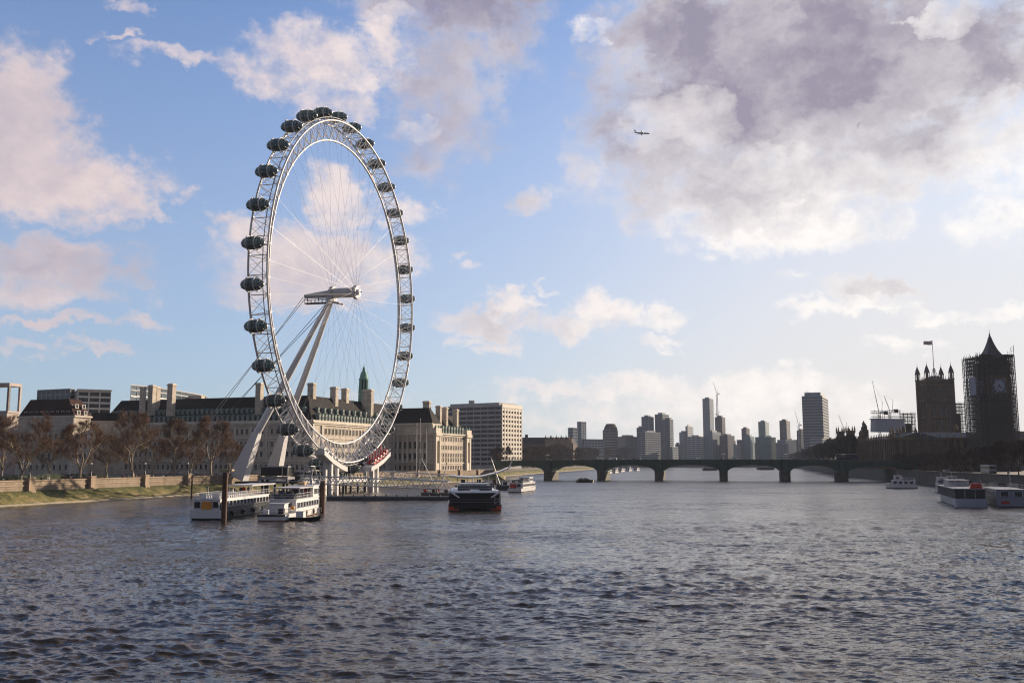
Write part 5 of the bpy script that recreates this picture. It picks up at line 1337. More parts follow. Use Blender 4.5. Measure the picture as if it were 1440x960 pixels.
# ------------------------------------------------------------------ boarding platform, restraint towers, gangways, pontoons
def truss(mb, p, q, h, w, m, n=14, r=.12):
    p, q = Vector(p), Vector(q); d = (q-p); side = Vector((d.y, -d.x, 0)).normalized()*w/2
    for s in (-1, 1):
        for z in (0, h): mb.tube(p+side*s+UZ*z, q+side*s+UZ*z, r*1.15, m, 6)
        for i in range(n):
            a, c, e = p.lerp(q, i/n)+side*s, p.lerp(q, (i+.5)/n)+side*s, p.lerp(q, (i+1)/n)+side*s
            mb.tube(a, c+UZ*h, r*1.15, m, 4); mb.tube(c+UZ*h, e, r*1.15, m, 4)
    for i in range(n+1): c = p.lerp(q, i/n); mb.tube(c-side, c+side, r*.7, m, 4); mb.tube(c-side+UZ*h, c+side+UZ*h, r*.7, m, 4)
    P = [p-side*.9+UZ*.1, q-side*.9+UZ*.1, q+side*.9+UZ*.1, p+side*.9+UZ*.1]; mb.add(P+[v-UZ*.12 for v in P], [(0,1,2,3),(7,6,5,4),(0,4,5,1),(2,6,7,3)], grey_steel)
def frame_box(fr, lo, hi, mb, m):      # box in wheel coordinates (along wheel, towards river, up)
    P = [fr+WU*x+AX*y+UZ*z for z in (lo[2], hi[2]) for x, y in ((lo[0],lo[1]),(hi[0],lo[1]),(hi[0],hi[1]),(lo[0],hi[1]))]
    mb.add(P, [(0,3,2,1),(4,5,6,7),(0,1,5,4),(1,2,6,5),(2,3,7,6),(3,0,4,7)], m)
BASE = Vector((WC.x, WC.y, 0))
def build_platform():
    root = empty('boarding_platform', BASE+UZ*4, 'grey steel boarding platform on piles under the wheel', 'platform')
    d = MB(); frame_box(BASE, (-34, -20, 3.9), (27, 3.5, 4.5), d, dark_steel); frame_box(BASE, (-34.2, 3.503, 3.6), (27.2, 3.9, 4.7), d, pale_grey); d.build('deck', root)
    for x in range(-33, 28, 6):
        for y in (-10, 2.8): p = MB(); c = BASE+WU*x+AX*y; p.tube(c-UZ*2, c+UZ*3.9, .45, dark_steel, 8); p.build('pile', root)
    r = MB()
    for i in range(41):
        x = -34+61*i/40; c = BASE+WU*x+AX*3.4; r.tube(c+UZ*4.5, c+UZ*5.6, .05, pale_grey, 4)
    for z in (5.6, 5.1): r.tube(BASE+WU*-34+AX*3.4+UZ*z, BASE+WU*27+AX*3.4+UZ*z, .05, pale_grey, 4)
    r.build('railing', root)
    sh = empty('boarding_shelter', BASE+AX*-7+UZ*4.5, 'row of dark glazed boarding shelters on the platform under the wheel', 'shelter')
    for x in (-19, -9, 1, 11):
        b = MB(); frame_box(BASE, (x+.2, -8.8, 4.5), (x+8.3, -5.2, 7.2), b, mat('shelter_glass', (.02, .025, .03), .1, .3, .3, spec=.6)); b.build('glazing', sh)
        b = MB(); frame_box(BASE, (x, -9.2, 7.203), (x+8.5, -4.8, 7.5), b, grey_steel)
        for k_ in range(5): frame_box(BASE, (x+.1+k_*2.02, -5.18, 4.5), (x+.3+k_*2.02, -5.0, 7.2), b, pale_grey)
        b.build('shelter_frame', sh)
    t = MB(); truss(t, BASE+WU*-30+AX*2.5+UZ*5.2, BASE+WU*-20+AX*2.5+UZ*5.2, 4.0, 3, pale_grey, 2, .16); t.build('truss_frame', root)
    k = empty('control_cabin', BASE+WU*-44+AX*-12+UZ*4.5, 'dark flat control cabin with a pale frame at the near end of the platform', 'cabin')
    c0 = Vector((*at(386, 664, 290)[:2], 0)); fx = Face(Vector((c0.x-4.4, c0.y)), Vector((c0.x+4.4, c0.y-1.0)))
    z0, z1 = zat(671, 386, 290), zat(655, 386, 290)
    b = MB(); b.obox(fx, .2, fx.len-.2, z0+.5, z1-.4, -6, -.1, black_paint); b.build('cabin_wall', k)
    b = MB(); b.obox(fx, 0, fx.len, z1-.397, z1, -6.2, .1, grey_steel); b.obox(fx, 0, fx.len, z0-.6, z0+.2, -6.2, .3, grey_steel)
    for a in (0, fx.len*.78, fx.len-.25): b.obox(fx, a, a+.25, z0+.2, z1-.4, -.05, .12, pale_grey)
    b.tube(fx.pt(.5, -2, -1), fx.pt(.5, z0-.6, -1), .4, dark_steel, 8); b.tube(fx.pt(fx.len-.5, -2, -1), fx.pt(fx.len-.5, z0-.6, -1), .4, dark_steel, 8); b.tube(fx.pt(.5, -2, -5), fx.pt(.5, z0-.6, -5), .4, dark_steel, 8)
    b.tube(fx.pt(0, z0-1.6, .3), fx.pt(fx.len, z0-1.6, .3), .12, pale_grey, 4); b.tube(fx.pt(0, z0-1.6, .3), fx.pt(0, z0-.6, .3), .1, pale_grey, 4); b.tube(fx.pt(fx.len, z0-1.6, .3), fx.pt(fx.len, z0-.6, .3), .1, pale_grey, 4); b.build('cabin_frame', k)
    # restraint towers gripping the rim
    for x0, red, word in ((-21, False, 'white restraint tower with a slanting grey deck gripping the near lower rim'), (21, True, 'white restraint tower with red drive machinery at the far lower rim')):
        s = 1 if x0 < 0 else -1
        rt_ = empty('restraint_tower', BASE+WU*x0+UZ*4.5, word, 'tower')
        for y in (4.6, 6.6) if not red else (2.2, 4.8):
            for dx in (0, 5.0) if not red else (0, 4.5):
                c = MB(); P = BASE+WU*(x0+dx*s*.9)+AX*y; frame_box(P, (-.55, -.5, -2), (.55, .5, 13.5-dx*.62), c, white_steel); c.build('column', rt_)
        dk = MB()
        # slanting deck that follows the rim
        def rz(x): return WC.z-math.sqrt(max(1, 63.5**2-x*x))
        xs = [x0-s*6.5, x0, x0+s*6.5, x0+s*11]; 
        for xa, xb in zip(xs[:-1], xs[1:]):
            P = [BASE+WU*x+AX*y+UZ*(rz(x)+dz+1.6) for dz in (-1.3, .25) for x, y in ((xa,3.9),(xb,3.9),(xb,7.4),(xa,7.4))]
            dk.add(P, [(0,3,2,1),(4,5,6,7),(0,1,5,4),(1,2,6,5),(2,3,7,6),(3,0,4,7)], pale_grey)
            for y in (4.0, 7.3): dk.tube(BASE+WU*xa+AX*y+UZ*(rz(xa)+3.0), BASE+WU*xb+AX*y+UZ*(rz(xb)+3.0), .09, white_steel, 4)
        dk.build('slanting_deck', rt_)
        g = MB(); m_ = red_paint if red else grey_steel
        for k_ in range(5):
            x = x0+s*(-4+k_*2.6); c = BASE+WU*x+AX*4.4+UZ*(rz(x)+3.2); 
            for dy in ((0, .9, 1.8) if red else (0, 1.2)):
                g.tube(c+AX*dy-WU*.1-UZ*.2, c+AX*dy+WU*.9+UZ*.2, .7 if red else .6, m_, 10)
                g.tube(c+AX*dy-UZ*1.2, c+AX*dy+UZ*1.5-WU*.6, .12, white_steel, 5)
            if red: g.tube(c+UZ*.6, c+UZ*2.0+WU*.4, .32, m_, 6); frame_box(c, (-.9, -.4, -1.3), (1.1, 2.4, -.6), g, m_)
        g.build('drive_unit', rt_)
build_platform()
gw = []
def gangway(p, q, h, w, word, n):
    root = empty('gangway', Vector(p), word, 'gangway'); t = MB(); truss(t, p, q, h, w, pale_grey, n, .13); t.build('truss_frame', root)
    b = MB(); d = (Vector(q)-Vector(p)); side = Vector((d.y, -d.x, 0)).normalized()*w/2
    for s in (-1, 1):
        for z in (h*.45,): b.tube(Vector(p)+side*s*.9+UZ*z, Vector(q)+side*s*.9+UZ*z, .05, white_steel, 4)
    b.build('handrail', root)
gangway(at(421, 679, 279), at(632, 688, 266), 2.2, 2.6, 'longest grey truss gangway sloping from the wheel platform down to the pontoon', 15)
gangway(at(537, 670.5, 318), at(628, 676, 303), 2.0, 2.4, 'shorter grey truss gangway behind the longest one', 8)
def box_pontoon(px0, px1, yw, ytop, D, word, m, stuff=None):
    p, q = onz(px0, yw), onz(px1, yw); f = Face(p, q); z = max(.5, zat(ytop, px0, p.y)); root = empty('pontoon', ((p.x+q.x)/2, (p.y+q.y)/2, 0), word, 'pontoon')
    b = MB(); b.obox(f, 0, f.len, -.8, z, -D, 0, m); b.obox(f, -.1, f.len+.1, z-.25, z-.05, -.05, .12, grey_steel); b.build('hull', root)
    c = MB()
    for i in range(int(f.len/3)): a = 1.5+i*3; c.frustum(f.pt(a, 0, -.3), .18, .14, z, z+.5, dark_steel, 8)
    c.build('bollards', root); return root, f, z
pon_dark = mat('pontoon_grey', (.075, .08, .09), .6, .3, .5)
box_pontoon(459, 640, 703, 697.5, 4, 'long low dark floating pontoon boom beside the gangway end', pon_dark)
r_, f_, z_ = box_pontoon(592, 640, 701.5, 692, 8, 'short pontoon carrying the gangway end and red gear, left of the dark ferry', pon_dark)
gear = MB()
for i in range(7): a = .6+i*1.2; gear.obox(f_, a, a+.9, z_, z_+rnd.uniform(.5, 1.4), -2.2, -.8, (red_paint, boat_white, rust)[i % 3])
tag(gear.build('deck_gear', org=f_.pt(4, z_, -1.5)), 'row of red, white and rusty deck boxes on the short pontoon', 'deck gear')
def strut(pa, pb, Y, word, r=.17):
    a, b = at(*pa, Y), at(*pb, Y); m = MB(); m.tube(b, a, r, white_steel, 6, r*.6); m.tube(a-UZ*.1, a+UZ*.35, r*1.1, grey_steel, 6); tag(m.build('mooring_mast', org=b), word, 'mast')
strut((592.5, 644), (616, 693), 268, 'long white mast leaning left above the gangway end')
strut((628, 652), (619.5, 692), 269, 'white mast leaning right beside the long leaning one at the gangway end')
strut((691, 645), (703, 681), 330, 'pale slanting mast left of the curved pier canopy tip', .2)
strut((722, 643.5), (713, 662), 332, 'short pale mast slanting right at the raised tip of the pier canopy', .2)
# curved pier canopy with its pontoon
def canopy():
    pr, f, z = box_pontoon(640, 716, 689, 682, 9, 'dark passenger pier pontoon under the curved white canopy, behind the dark ferry', pon_dark)
    root = empty('pier_canopy', f.pt(f.len/2, z, -4), 'long thin white curved canopy sweeping up over the passenger pier', 'canopy')
    m = MB(); n = 24; prof = []
    for i in range(n+1):
        u = i/n; px = 632+u*88; y = 668.5+2.2*math.sin(min(1, u*1.6)*math.pi)-max(0, u-.45)**2*46
        prof.append(at(px, y, 334))
    vs = []
    for i, p in enumerate(prof):
        u = i/n; w = .6+3.2*math.sin(min(1, u+.05)*math.pi)**.6 if u < .95 else .4
        tl = .28 if u < .95 else .05; vs += [p+Vector((0, -w, .12-tl)), p+Vector((0, w, .12+tl)), p+Vector((0, w, -.1+tl)), p+Vector((0, -w, -.1-tl))]
    fs = [(4*i+j, 4*i+(j+1) % 4, 4*i+4+(j+1) % 4, 4*i+4+j) for i in range(n) for j in range(4)]; m.add(vs, fs, pale_grey, True); m.build('membrane', root)
    s = MB()
    for i in (3, 7, 11, 15, 18): p = prof[i]; s.tube((p.x, p.y, z), p, .12, pale_grey, 6)
    s.build('support_posts', root)
    c = MB()
    for i in range(9): a = 2+i*2; c.obox(f, a, a+1.6, z, z+1.2+.9*(i % 3 == 0), -5, -3.6, (dark_steel, boat_white, rust, pon_dark)[i % 4])
    c.build('kiosks', pr)
canopy()
def pile(px, yw, yt, r, word, cap=None):
    p = onz(px, yw); z1 = zat(yt, px, p.y); m = MB(); root = empty('mooring_pile', (p.x, p.y, 0), word, 'mooring pile')
    m.tube((p.x, p.y, -2), (p.x, p.y, z1), r, rust, 14); m.tube((p.x, p.y, z1-.9), (p.x, p.y, z1-.5), r*1.15, dark_steel, 14); m.build('pile_shaft', root)
    c = MB(); c.frustum((p.x, p.y, 0), r*1.25, r*1.25, z1, z1+.25, concrete_pale, 14)
    if cap: c.box((p.x-.9, p.y-.8, z1+.253), (p.x+1.3, p.y+.8, z1+.55), mat('tan_timber', (.42, .33, .20), .8, .2, 2)); c.tube((p.x+.9, p.y, z1+.5), (p.x+.9, p.y, z1+1.5), .06, dark_steel, 4)
    c.build('pile_cap', root)
pile(314.5, 735, 664, .47, 'rusty brown mooring pile with a tan timber cap, in front of the left tour boat', True)
pile(453, 721.5, 676, .52, 'rusty brown mooring pile right of the white double-deck tour boat')
pile(108.5*0+269, 701, 668, .22, 'thin dark post on the foreshore left of the moored tour boats')

# ------------------------------------------------------------------ boats (bow towards +y)
def hull(mb, L, B, zs, zb, m, m2=None, stern=.9, fore=.62, flare=1.0, boot=None, y0=0.0):
    n = 16; ring = []; vs = []
    for i in range(n+1):
        u = i/n; w = B/2*(stern+(1-stern)*min(1, u*4)) if u < fore else B/2*max(.03, math.cos((u-fore)/(1-fore)*math.pi/2)**.75)
        zt = zs+(zb-zs)*max(0, (u-.45)/.55)**1.7; y = y0+L*u
        vs += [(-w*.72, y, -.7), (-w*.94, y+(.0), .22), (-w*flare, y+.2*u, zt), (w*flare, y+.2*u, zt), (w*.94, y, .22), (w*.72, y, -.7)]
    fs = []; fb = []; fd = []
    for i in range(n):
        a, b = 6*i, 6*i+6
        for j in (1, 3): fs.append((a+j, a+j+1, b+j+1, b+j)) if j == 1 else None
        fs.append((a+3, a+4, b+4, b+3)); fb += [(a, a+1, b+1, b), (a+4, a+5, b+5, b+4)]; fd.append((a+2, a+3, b+3, b+2))
    mb.add(vs, [f for f in fs if f]+[(1, 4, 3, 2)], m); mb.add(vs, fb+[(0, 5, 4, 1)], boot or m); mb.add(vs, fd, m2 or mat('deck', (.30, .29, .28), .8, .15, 1))
def tier(mb, bag, x, y0, y1, z0, z1, m, wz=None, wh=.8, ww=1.0, gap=1.5, ends=True, roof=None, taper=0.0):
    P = [(-x, y0), (x, y0), (x-taper, y1), (-x+taper, y1)]
    mb.prism(P, z0, z1, m); mb.prism([(-x-.15, y0-.2), (x+.15, y0-.2), (x-taper+.15, y1+.2), (-x+taper-.15, y1+.2)], z1+.003, z1+.12, roof or m)
    if wz is not None and bag is not None:
        for sx, F_ in ((1, Face((x, y0, 0), (x-taper, y1, 0))), (-1, Face((-x+taper, y1, 0), (-x, y0, 0)))):
            k = int((F_.len-.8)/gap)
            for i in range(k): bag.add(F_.pt(.4+(F_.len-.8)*(i+.5)/k, wz, .02), F_.rz, (ww, 1, wh))
        if ends:
            for F_ in (Face((-x, y0, 0), (x, y0, 0)), Face((x-taper, y1, 0), (-x+taper, y1, 0))):
                k = max(1, int((F_.len-.5)/gap))
                for i in range(k): bag.add(F_.pt(.3+(F_.len-.6)*(i+.5)/k, wz, .02), F_.rz, (ww, 1, wh))
def rails(mb, x, y0, y1, z, m, n=10):
    for sx in (-x, x):
        for zz in (z+.5, z+1.0): mb.tube((sx, y0, zz), (sx, y1, zz), .03, m, 4)
        for i in range(n+1): y = y0+(y1-y0)*i/n; mb.tube((sx, y, z), (sx, y, z+1.0), .03, m, 4)
    for y in (y0, y1):
        for zz in (z+.5, z+1.0): mb.tube((-x, y, zz), (x, y, zz), .03, m, 4)
def boat_root(px_or_pt, yw, heading, word, cat, name):
    p = onz(px_or_pt, yw); r = empty(name, (0, 0, 0), word, cat); ORG[r.name] = Vector((0, 0, 0))
    r.location = (p.x, p.y, 0); r.rotation_euler = (0, 0, -R(heading)); return r, p
def seats(mb, x, y0, y1, z, m, n):
    for i in range(n):
        y = y0+(y1-y0)*i/max(1, n-1)
        for sx in (-1, 1): mb.box((sx*x*.55-x*.3, y, z), (sx*x*.55+x*.3, y+.4, z+.45), m); mb.box((sx*x*.55-x*.3, y-.08, z+.2), (sx*x*.55+x*.3, y, z+.9), m)
def tour_boat_left():
    r, p = boat_root(289, 731, 3, 'white tour boat with an orange stern panel and open roof deck, leftmost moored boat', 'tour boat', 'tour_boat')
    L, B = 37, 5.7; h = MB(); hull(h, L, B, 1.5, 2.4, boat_blue, stern=1.0, boot=black_paint); h.obox(Face((-B/2, 0, 0), (B/2, 0, 0)), 0, B, .35, 1.75, .01, .35, boat_white); h.build('hull', r)
    c = MB(); bag = Bag(r, 'window', win_boat); tier(c, bag, 2.45, .3, 29, 1.51, 3.7, boat_blue, 2.3, 1.0, 1.5, 1.9, ends=False, roof=boat_white); c.obox(Face((-2.45, .3, 0), (2.45, .3, 0)), 0, 4.9, 1.51, 3.69, .003, .05, boat_white); c.obox(Face((2.45, .3, 0), (2.45, 29, 0)), 0, 28.7, 3.15, 3.69, .003, .06, boat_white); c.build('cabin', r)
    pn = MB(); f = Face((-2.45, .3, 0), (2.45, .3, 0)); pn.obox(f, 1.5, 3.4, 1.9, 3.3, .06, .12, orange_paint); pn.build('stern_panel', r)
    for a in (.75, 4.15): bag.add(f.pt(a, 2.2, .07), f.rz, (1.1, 1, 1.1))
    bag.done()
    d = MB(); tier(d, None, 2.5, 18, 33, 5.7, 5.85, boat_white); 
    for y in (18.4, 22, 26, 30, 32.6):
        for x in (-2.3, 2.3): d.tube((x, y, 3.8), (x, y, 5.7), .07, boat_white, 6)
    rails(d, 2.45, .4, 29, 3.82, boat_white, 20); d.build('roof_deck', r)
    s = MB(); seats(s, 2.3, 1.5, 17, 3.83, mat('seat_white', (.6, .6, .6), .5, .1, 2), 14); s.build('seats', r)
    f2 = MB(); f2.tube((0, 1, 3.8), (0, .6, 6.0), .05, boat_white, 4); f2.build('flagstaff', r); return r
LEFT_BOAT = tour_boat_left()
def tour_boat_white():
    r, p = boat_root(381, 733, 1.5, 'white double-deck tour boat with window rows and stepped stern, second from the left', 'tour boat', 'tour_boat')
    L, B = 33, 5.6; h = MB(); hull(h, L, B, 1.2, 2.2, boat_white, stern=.92, boot=mat('hull_brown', (.20, .075, .04), .5, .2, 1)); h.obox(Face((-B/2, 0, 0), (B/2, 0, 0)), .3, B-.3, .9, 1.2, .02, .12, boat_blue); h.build('hull', r)
    c = MB(); bag = Bag(r, 'window', win_boat); tier(c, bag, 2.5, 7.5, 30, 1.25, 3.5, boat_white, 2.0, .95, 1.45, 2.05); tier(c, bag, 2.45, 21, 30, 3.63, 5.75, boat_white, 4.2, 1.0, 1.5, 2.1)
    tier(c, None, 1.4, 3.4, 6.2, 1.25, 2.9, boat_white); c.build('cabin', r); bag.done()
    d = MB(); tier(d, None, 2.45, 10, 20.9, 5.5, 5.6, boat_white)
    for y in (10.3, 13.5, 17, 20.6):
        for x in (-2.3, 2.3): d.tube((x, y, 3.6), (x, y, 5.5), .06, boat_white, 6)
    rails(d, 2.4, 7.6, 21, 3.63, boat_white, 12); rails(d, 2.3, .3, 7.2, 1.25, boat_white, 6); d.build('canopy_deck', r)
    s = MB(); seats(s, 2.2, 8.5, 19, 3.64, mat('seat_blue', (.06, .07, .1), .5, .1, 2), 9); s.box((-1.8, 1, 1.25), (-.8, 2.2, 2.0), boat_white); s.box((.9, 1.2, 1.25), (1.8, 2.4, 2.2), boat_blue); s.build('seats', r)
    t = MB(); t.lathe((.6, 27, 5.9), [(.3,0),(.3,.8),(.15,1.0),(.1,1.8)], grey_steel, 8); t.build('funnel', r); t = MB(); t.box((-1.2, 23, 5.88), (.2, 25, 6.5), mat('tan_cover', (.45, .30, .16), .7, .2, 2)); t.build('tan_locker', r); t = MB(); t.box((-1.8, 26, 5.88), (-1.2, 28, 6.3), red_paint); t.build('red_locker', r)
    lf = MB(); lf.lathe((2.62, 4.6, 1.9), [(.1,0),(.38,.1),(.42,.3),(.38,.5),(.1,.6)], orange_paint, 8); lf.build('lifebuoy', r); return r
WHITE_BOAT = tour_boat_white()
def fenders(r, x, ys, z):
    b = MB(); b.path([(.14, .38*math.cos(a), .38*math.sin(a)) for a in [2*math.pi*i/12 for i in range(12)]], .15, black_paint, 6, True); me = b.mesh('fender')
    for y in ys: place(me, 'fender', r, (x, y, z))
def boat_people(parent_xy, hd, spots, z, word, group):
    c, s_ = math.cos(-R(hd)), math.sin(-R(hd))
    for x, y in spots: k = rp0.choice((0, 1, 2, 3, 4)); BOATERS.append(((parent_xy[0]+x*c-y*s_, parent_xy[1]+x*s_+y*c, z), k, word, group))
rp0 = random.Random(77); BOATERS = []
def small_launch():
    r, p = boat_root(409, 731.5, 100, 'small dark launch lying against the stern of the white double-deck tour boat', 'launch', 'launch')
    h = MB(); hull(h, 5.5, 2, .6, .9, black_paint); h.build('hull', r); c = MB(); c.box((-.6, 1.2, .5), (.6, 2.6, 1.7), boat_white); c.box((-.5, 1.19, 1.0), (.5, 1.2, 1.5), pane); c.build('wheelhouse', r)
small_launch()
fenders(LEFT_BOAT, 2.85, (6, 12, 18, 24), .9); fenders(WHITE_BOAT, 2.8, (9, 14, 20, 26), .8)
boat_people(LEFT_BOAT.location, 3, [(rp0.uniform(-1.8, 1.8), rp0.uniform(3, 27)) for i in range(9)], 3.83, 'passenger in a %s on the open roof deck of the leftmost tour boat', 'passengers on the left tour boat')
boat_people(WHITE_BOAT.location, 1.5, [(rp0.uniform(-1.8, 1.8), rp0.uniform(8, 19)) for i in range(7)], 3.64, 'passenger in a %s on the upper deck of the white tour boat', 'passengers on the white tour boat')
def ferry():
    r, p = boat_root(668, 718, -4, 'black catamaran ferry with white roof and red hull corners, stern towards the camera', 'ferry', 'ferry')
    B = 11.6; L = 34; h = MB()
    for s in (-1, 1):
        t = MB(); hull(t, L, 3.4, 1.3, 2.0, black_paint, stern=1, fore=.6); h.add([(v[0]+s*4.1, v[1], v[2]) for v in t.v], t.f, black_paint); h.obox(Face((s*4.6-1.15, 0, 0), (s*4.6+1.15, 0, 0)), 0, 2.3, .18, 1.0, -3.5, .12, mat('ferry_red', (.60, .08, .04), .4, .15, 1))
    h.build('twin_hulls', r)
    b = MB(); b.box((-4.6, -.3, .55), (4.6, L-6, 1.4), black_paint); b.prism([(-5.6, .25), (5.6, .25), (5.2, L-7), (4.0, L-3), (-4.0, L-3), (-5.2, L-7)], 1.403, 3.6, black_paint); b.build('lower_body', r)
    w = MB(); w.prism([(-5.1, .3), (5.1, .3), (4.9, L-8), (-4.9, L-8)], 3.603, 3.9, black_paint); w.prism([(-5.9, -1.2), (5.9, -1.2), (5.4, L-8), (3.6, L-4), (-3.6, L-4), (-5.4, L-8)], 3.903, 4.35, boat_white, top=[(-5.2, -.5), (5.2, -.5), (4.8, L-8.4), (3.2, L-4.6), (-3.2, L-4.6), (-4.8, L-8.4)])
    for s in (-1, 1): 
        P = [(s*5.9, -1.25, 4.3), (s*5.2, -1.25, 4.35), (s*3.3, -1.6, 2.95), (s*3.6, -1.6, 2.8)]; w.add(P+[(x, y+.3, z) for x, y, z in P], [(0,1,2,3),(7,6,5,4),(0,3,7,4),(1,0,4,5),(2,1,5,6),(3,2,6,7)], boat_white)
    w.build('white_roof', r)
    u = MB(); bag = Bag(r, 'window', window_mesh('window', black_paint, pane, 0, .05)); tier(u, None, 3.3, 8, 20, 4.36, 5.5, boat_white, roof=grey_steel); u.obox(Face((-3.3, 8, 0), (3.3, 8, 0)), .4, 6.2, 4.55, 5.3, .02, .06, pane); u.lathe((0, 14, 5.6), [(.15,0),(.1,2.2)], boat_white, 6); u.box((-1.2, 13.8, 6.8), (1.2, 14.0, 7.0), boat_white); u.build('wheelhouse', r)
    for F_ in (Face((5.6, .25, 0), (5.2, L-7, 0)), Face((-5.2, L-7, 0), (-5.6, .25, 0))):
        for i in range(11): bag.add(F_.pt(2.6+i*2.1, 2.2, .02), F_.rz, (1.6, 1, .9))
    bag.done()
    k = MB(); rails(k, 5.5, -.1, 4, 1.42, pale_grey, 4); 
    for x in (4.3, 5.4): k.tube((x, -.1, 1.4), (x, -.1, 3.9), .07, pale_grey, 6)
    k.tube((4.3, -.1, 2.6), (5.4, -.1, 2.6), .05, pale_grey, 4); k.tube((4.3, -.1, 1.4), (5.4, -.1, 2.6), .05, pale_grey, 4); rails(k, 4.6, .4, 7.6, 4.36, pale_grey, 6); k.build('stern_railing', r)
    s = MB(); seats(s, 4.4, 1.2, 6.5, 4.36, MATS['seat_blue'], 5); s.build('seats', r)
ferry()
def river_cruiser(px, yw, hd, word, L=24, B=5.4, decks=2, side=boat_white, stripe=None, name='river_cruiser', red=None, dark_glass=False, scale=1.0):
    r, p = boat_root(px, yw, hd, word, 'boat', name)
    h = MB(); hull(h, L, B, 1.35, 2.3, side, stern=.9, boot=stripe or boat_blue); h.build('hull', r)
    c = MB(); bag = Bag(r, 'window', win_boat)
    tier(c, bag, B*.44, L*.08, L*.82, 1.37, 3.2, side, 1.95, .85, 1.3, 1.7, taper=.5, roof=boat_white)
    if decks > 1: tier(c, bag, B*.36, L*.50, L*.74, 3.33, 5.0, side, 3.8, .8, 1.1, 1.5, taper=.4, roof=boat_white)
    c.build('cabin', r); bag.done()
    d = MB(); rails(d, B*.42, L*.09, L*.48, 3.33, boat_white, 8); d.tube((0, L*.6, 5), (0, L*.6, 7), .06, boat_white, 4); d.build('railing', r)
    s = MB(); seats(s, B*.4, L*.12, L*.45, 3.33, MATS['seat_blue'], 7); s.build('seats', r)
    if red: q = MB(); q.box((-B*.30, L*.02, red[0]), (B*.05, L*.05, red[1]), red_paint); q.build('red_panel', r)
    return r
river_cruiser(723.5, 692, 14, 'white cruiser with red stern doors moored beyond the dark ferry', 30, 5.6, red=(1.5, 2.9))
river_cruiser(1291, 686.5, -68, 'white two-deck cruiser moored alone by the right embankment', 12, 4.2)
river_cruiser(1330, 693, 18, 'small white cruiser half hidden behind the big round-sterned boat', 17, 4.8)
river_cruiser(1345, 690, 18, 'white-roofed cruiser moored behind the others by the right embankment', 20, 5.0, 2)
def glass_boat():
    r, p = boat_root(1365, 712.5, 19, 'big glazed restaurant boat with round pale stern and red cover, by the right bank', 'boat', 'restaurant_boat')
    L, B = 46, 7.4; h = MB(); m = mat('hull_pale_blue', (.25, .28, .34), .35, .1, .6)
    n = 14; hull(h, L, B, 1.9, 2.5, m, stern=.97, boot=black_paint)
    ns = 10; vs = []          # rounded stern
    for i in range(ns+1):
        a = math.pi*i/ns; vs += [(-B/2*.97*math.cos(a), -2.2*math.sin(a), -.6), (-B/2*.97*math.cos(a), -2.4*math.sin(a), 1.9)]
    h.add(vs, [(2*i, 2*i+2, 2*i+3, 2*i+1) for i in range(ns)]+[tuple(2*i+1 for i in range(ns+1))], m, True); h.build('hull', r)
    g = MB(); gl = mat('restaurant_glass', (.025, .027, .03), .12, .3, .3, spec=.6); g.prism([(-3.3, -.2), (3.3, -.2), (3.3, L*.86), (-3.3, L*.86)], 1.92, 4.1, gl); g.build('glazed_saloon', r)
    w = MB()
    for F_ in (Face((3.3, -.2, 0), (3.3, L*.86, 0)), Face((-3.3, L*.86, 0), (-3.3, -.2, 0)), Face((-3.3, -.2, 0), (3.3, -.2, 0))):
        k = int(F_.len/1.7)
        for i in range(k+1): a = F_.len*i/k; w.obox(F_, max(0, a-.09), min(F_.len, a+.09), 1.92, 4.1, .003, .09, grey_steel)
    w.prism([(-3.6, -.5), (3.6, -.5), (3.5, L*.88), (-3.5, L*.88)], 4.103, 4.3, grey_steel); w.build('saloon_frame', r)
    t = MB(); tier(t, None, 2.4, L*.45, L*.7, 4.303, 5.8, grey_steel); rails(t, 3.2, 0, L*.42, 4.303, pale_grey, 12); t.build('upper_deck', r)
    q = MB(); q.prism([(.1, -.3), (2.8, -.3), (2.8, 1.6), (.1, 1.6)], 4.31, 5.5, red_paint, top=[(.4, 0), (2.5, 0), (2.5, 1.3), (.4, 1.3)]); q.build('red_cover', r)
    pt = MB()
    for x in (-2.6, -1.2, 2.9): pt.tube((x, 3, 4.3), (x, 3, 6.3), .05, pale_grey, 4)
    pt.build('deck_posts', r)
glass_boat()
def right_boat():
    r, p = boat_root(1424, 713, 20, 'low white boat with a dark roofline and small red stern panel at the right edge', 'boat', 'river_boat')
    L, B = 36, 7.2; h = MB(); hull(h, L, B, 1.9, 2.6, MATS['hull_pale_blue'], stern=.96, boot=black_paint); h.build('hull', r)
    c = MB(); bag = Bag(r, 'window', win_boat); tier(c, bag, 3.2, .6, L*.8, 1.92, 4.0, MATS['hull_pale_blue'], 2.5, 1.1, 1.7, 2.0, roof=grey_steel); c.build('cabin', r); bag.done()
    q = MB(); q.obox(Face((-3.2, 0, 0), (3.2, 0, 0)), .9, 2.6, .75, 1.4, .01, .08, red_paint); q.build('red_panel', r)
    t = MB(); rails(t, 3.1, .8, L*.78, 4.13, pale_grey, 14); t.tube((1.2, 10, 4.1), (1.2, 10, 8.5), .07, pale_grey, 5); t.build('roof_rail', r)
right_boat()
def right_pontoon():
    a = Vector((131, 206)); b = Vector((171, 372)); t = (b-a).normalized(); nrm = Vector((-t.y, t.x)); f = Face(a, b)
    root = empty('pontoon', (a.x, a.y, 0), 'long dark landing pontoon behind the boats on the right bank', 'pontoon')
    m = MB(); m.obox(Face(b, a), 0, f.len, -1, 1.5, -7, 0, pon_dark); m.build('hull', root)
    c = MB()
    for i in range(7): q = 8+i*22; c.obox(Face(b, a), q, q+12, 1.503, 3.6, -5.5, -2.5, black_paint); c.obox(Face(b, a), q-.5, q+12.5, 3.603, 3.8, -6, -2, dark_steel)
    c.build('shelters', root)
right_pontoon()
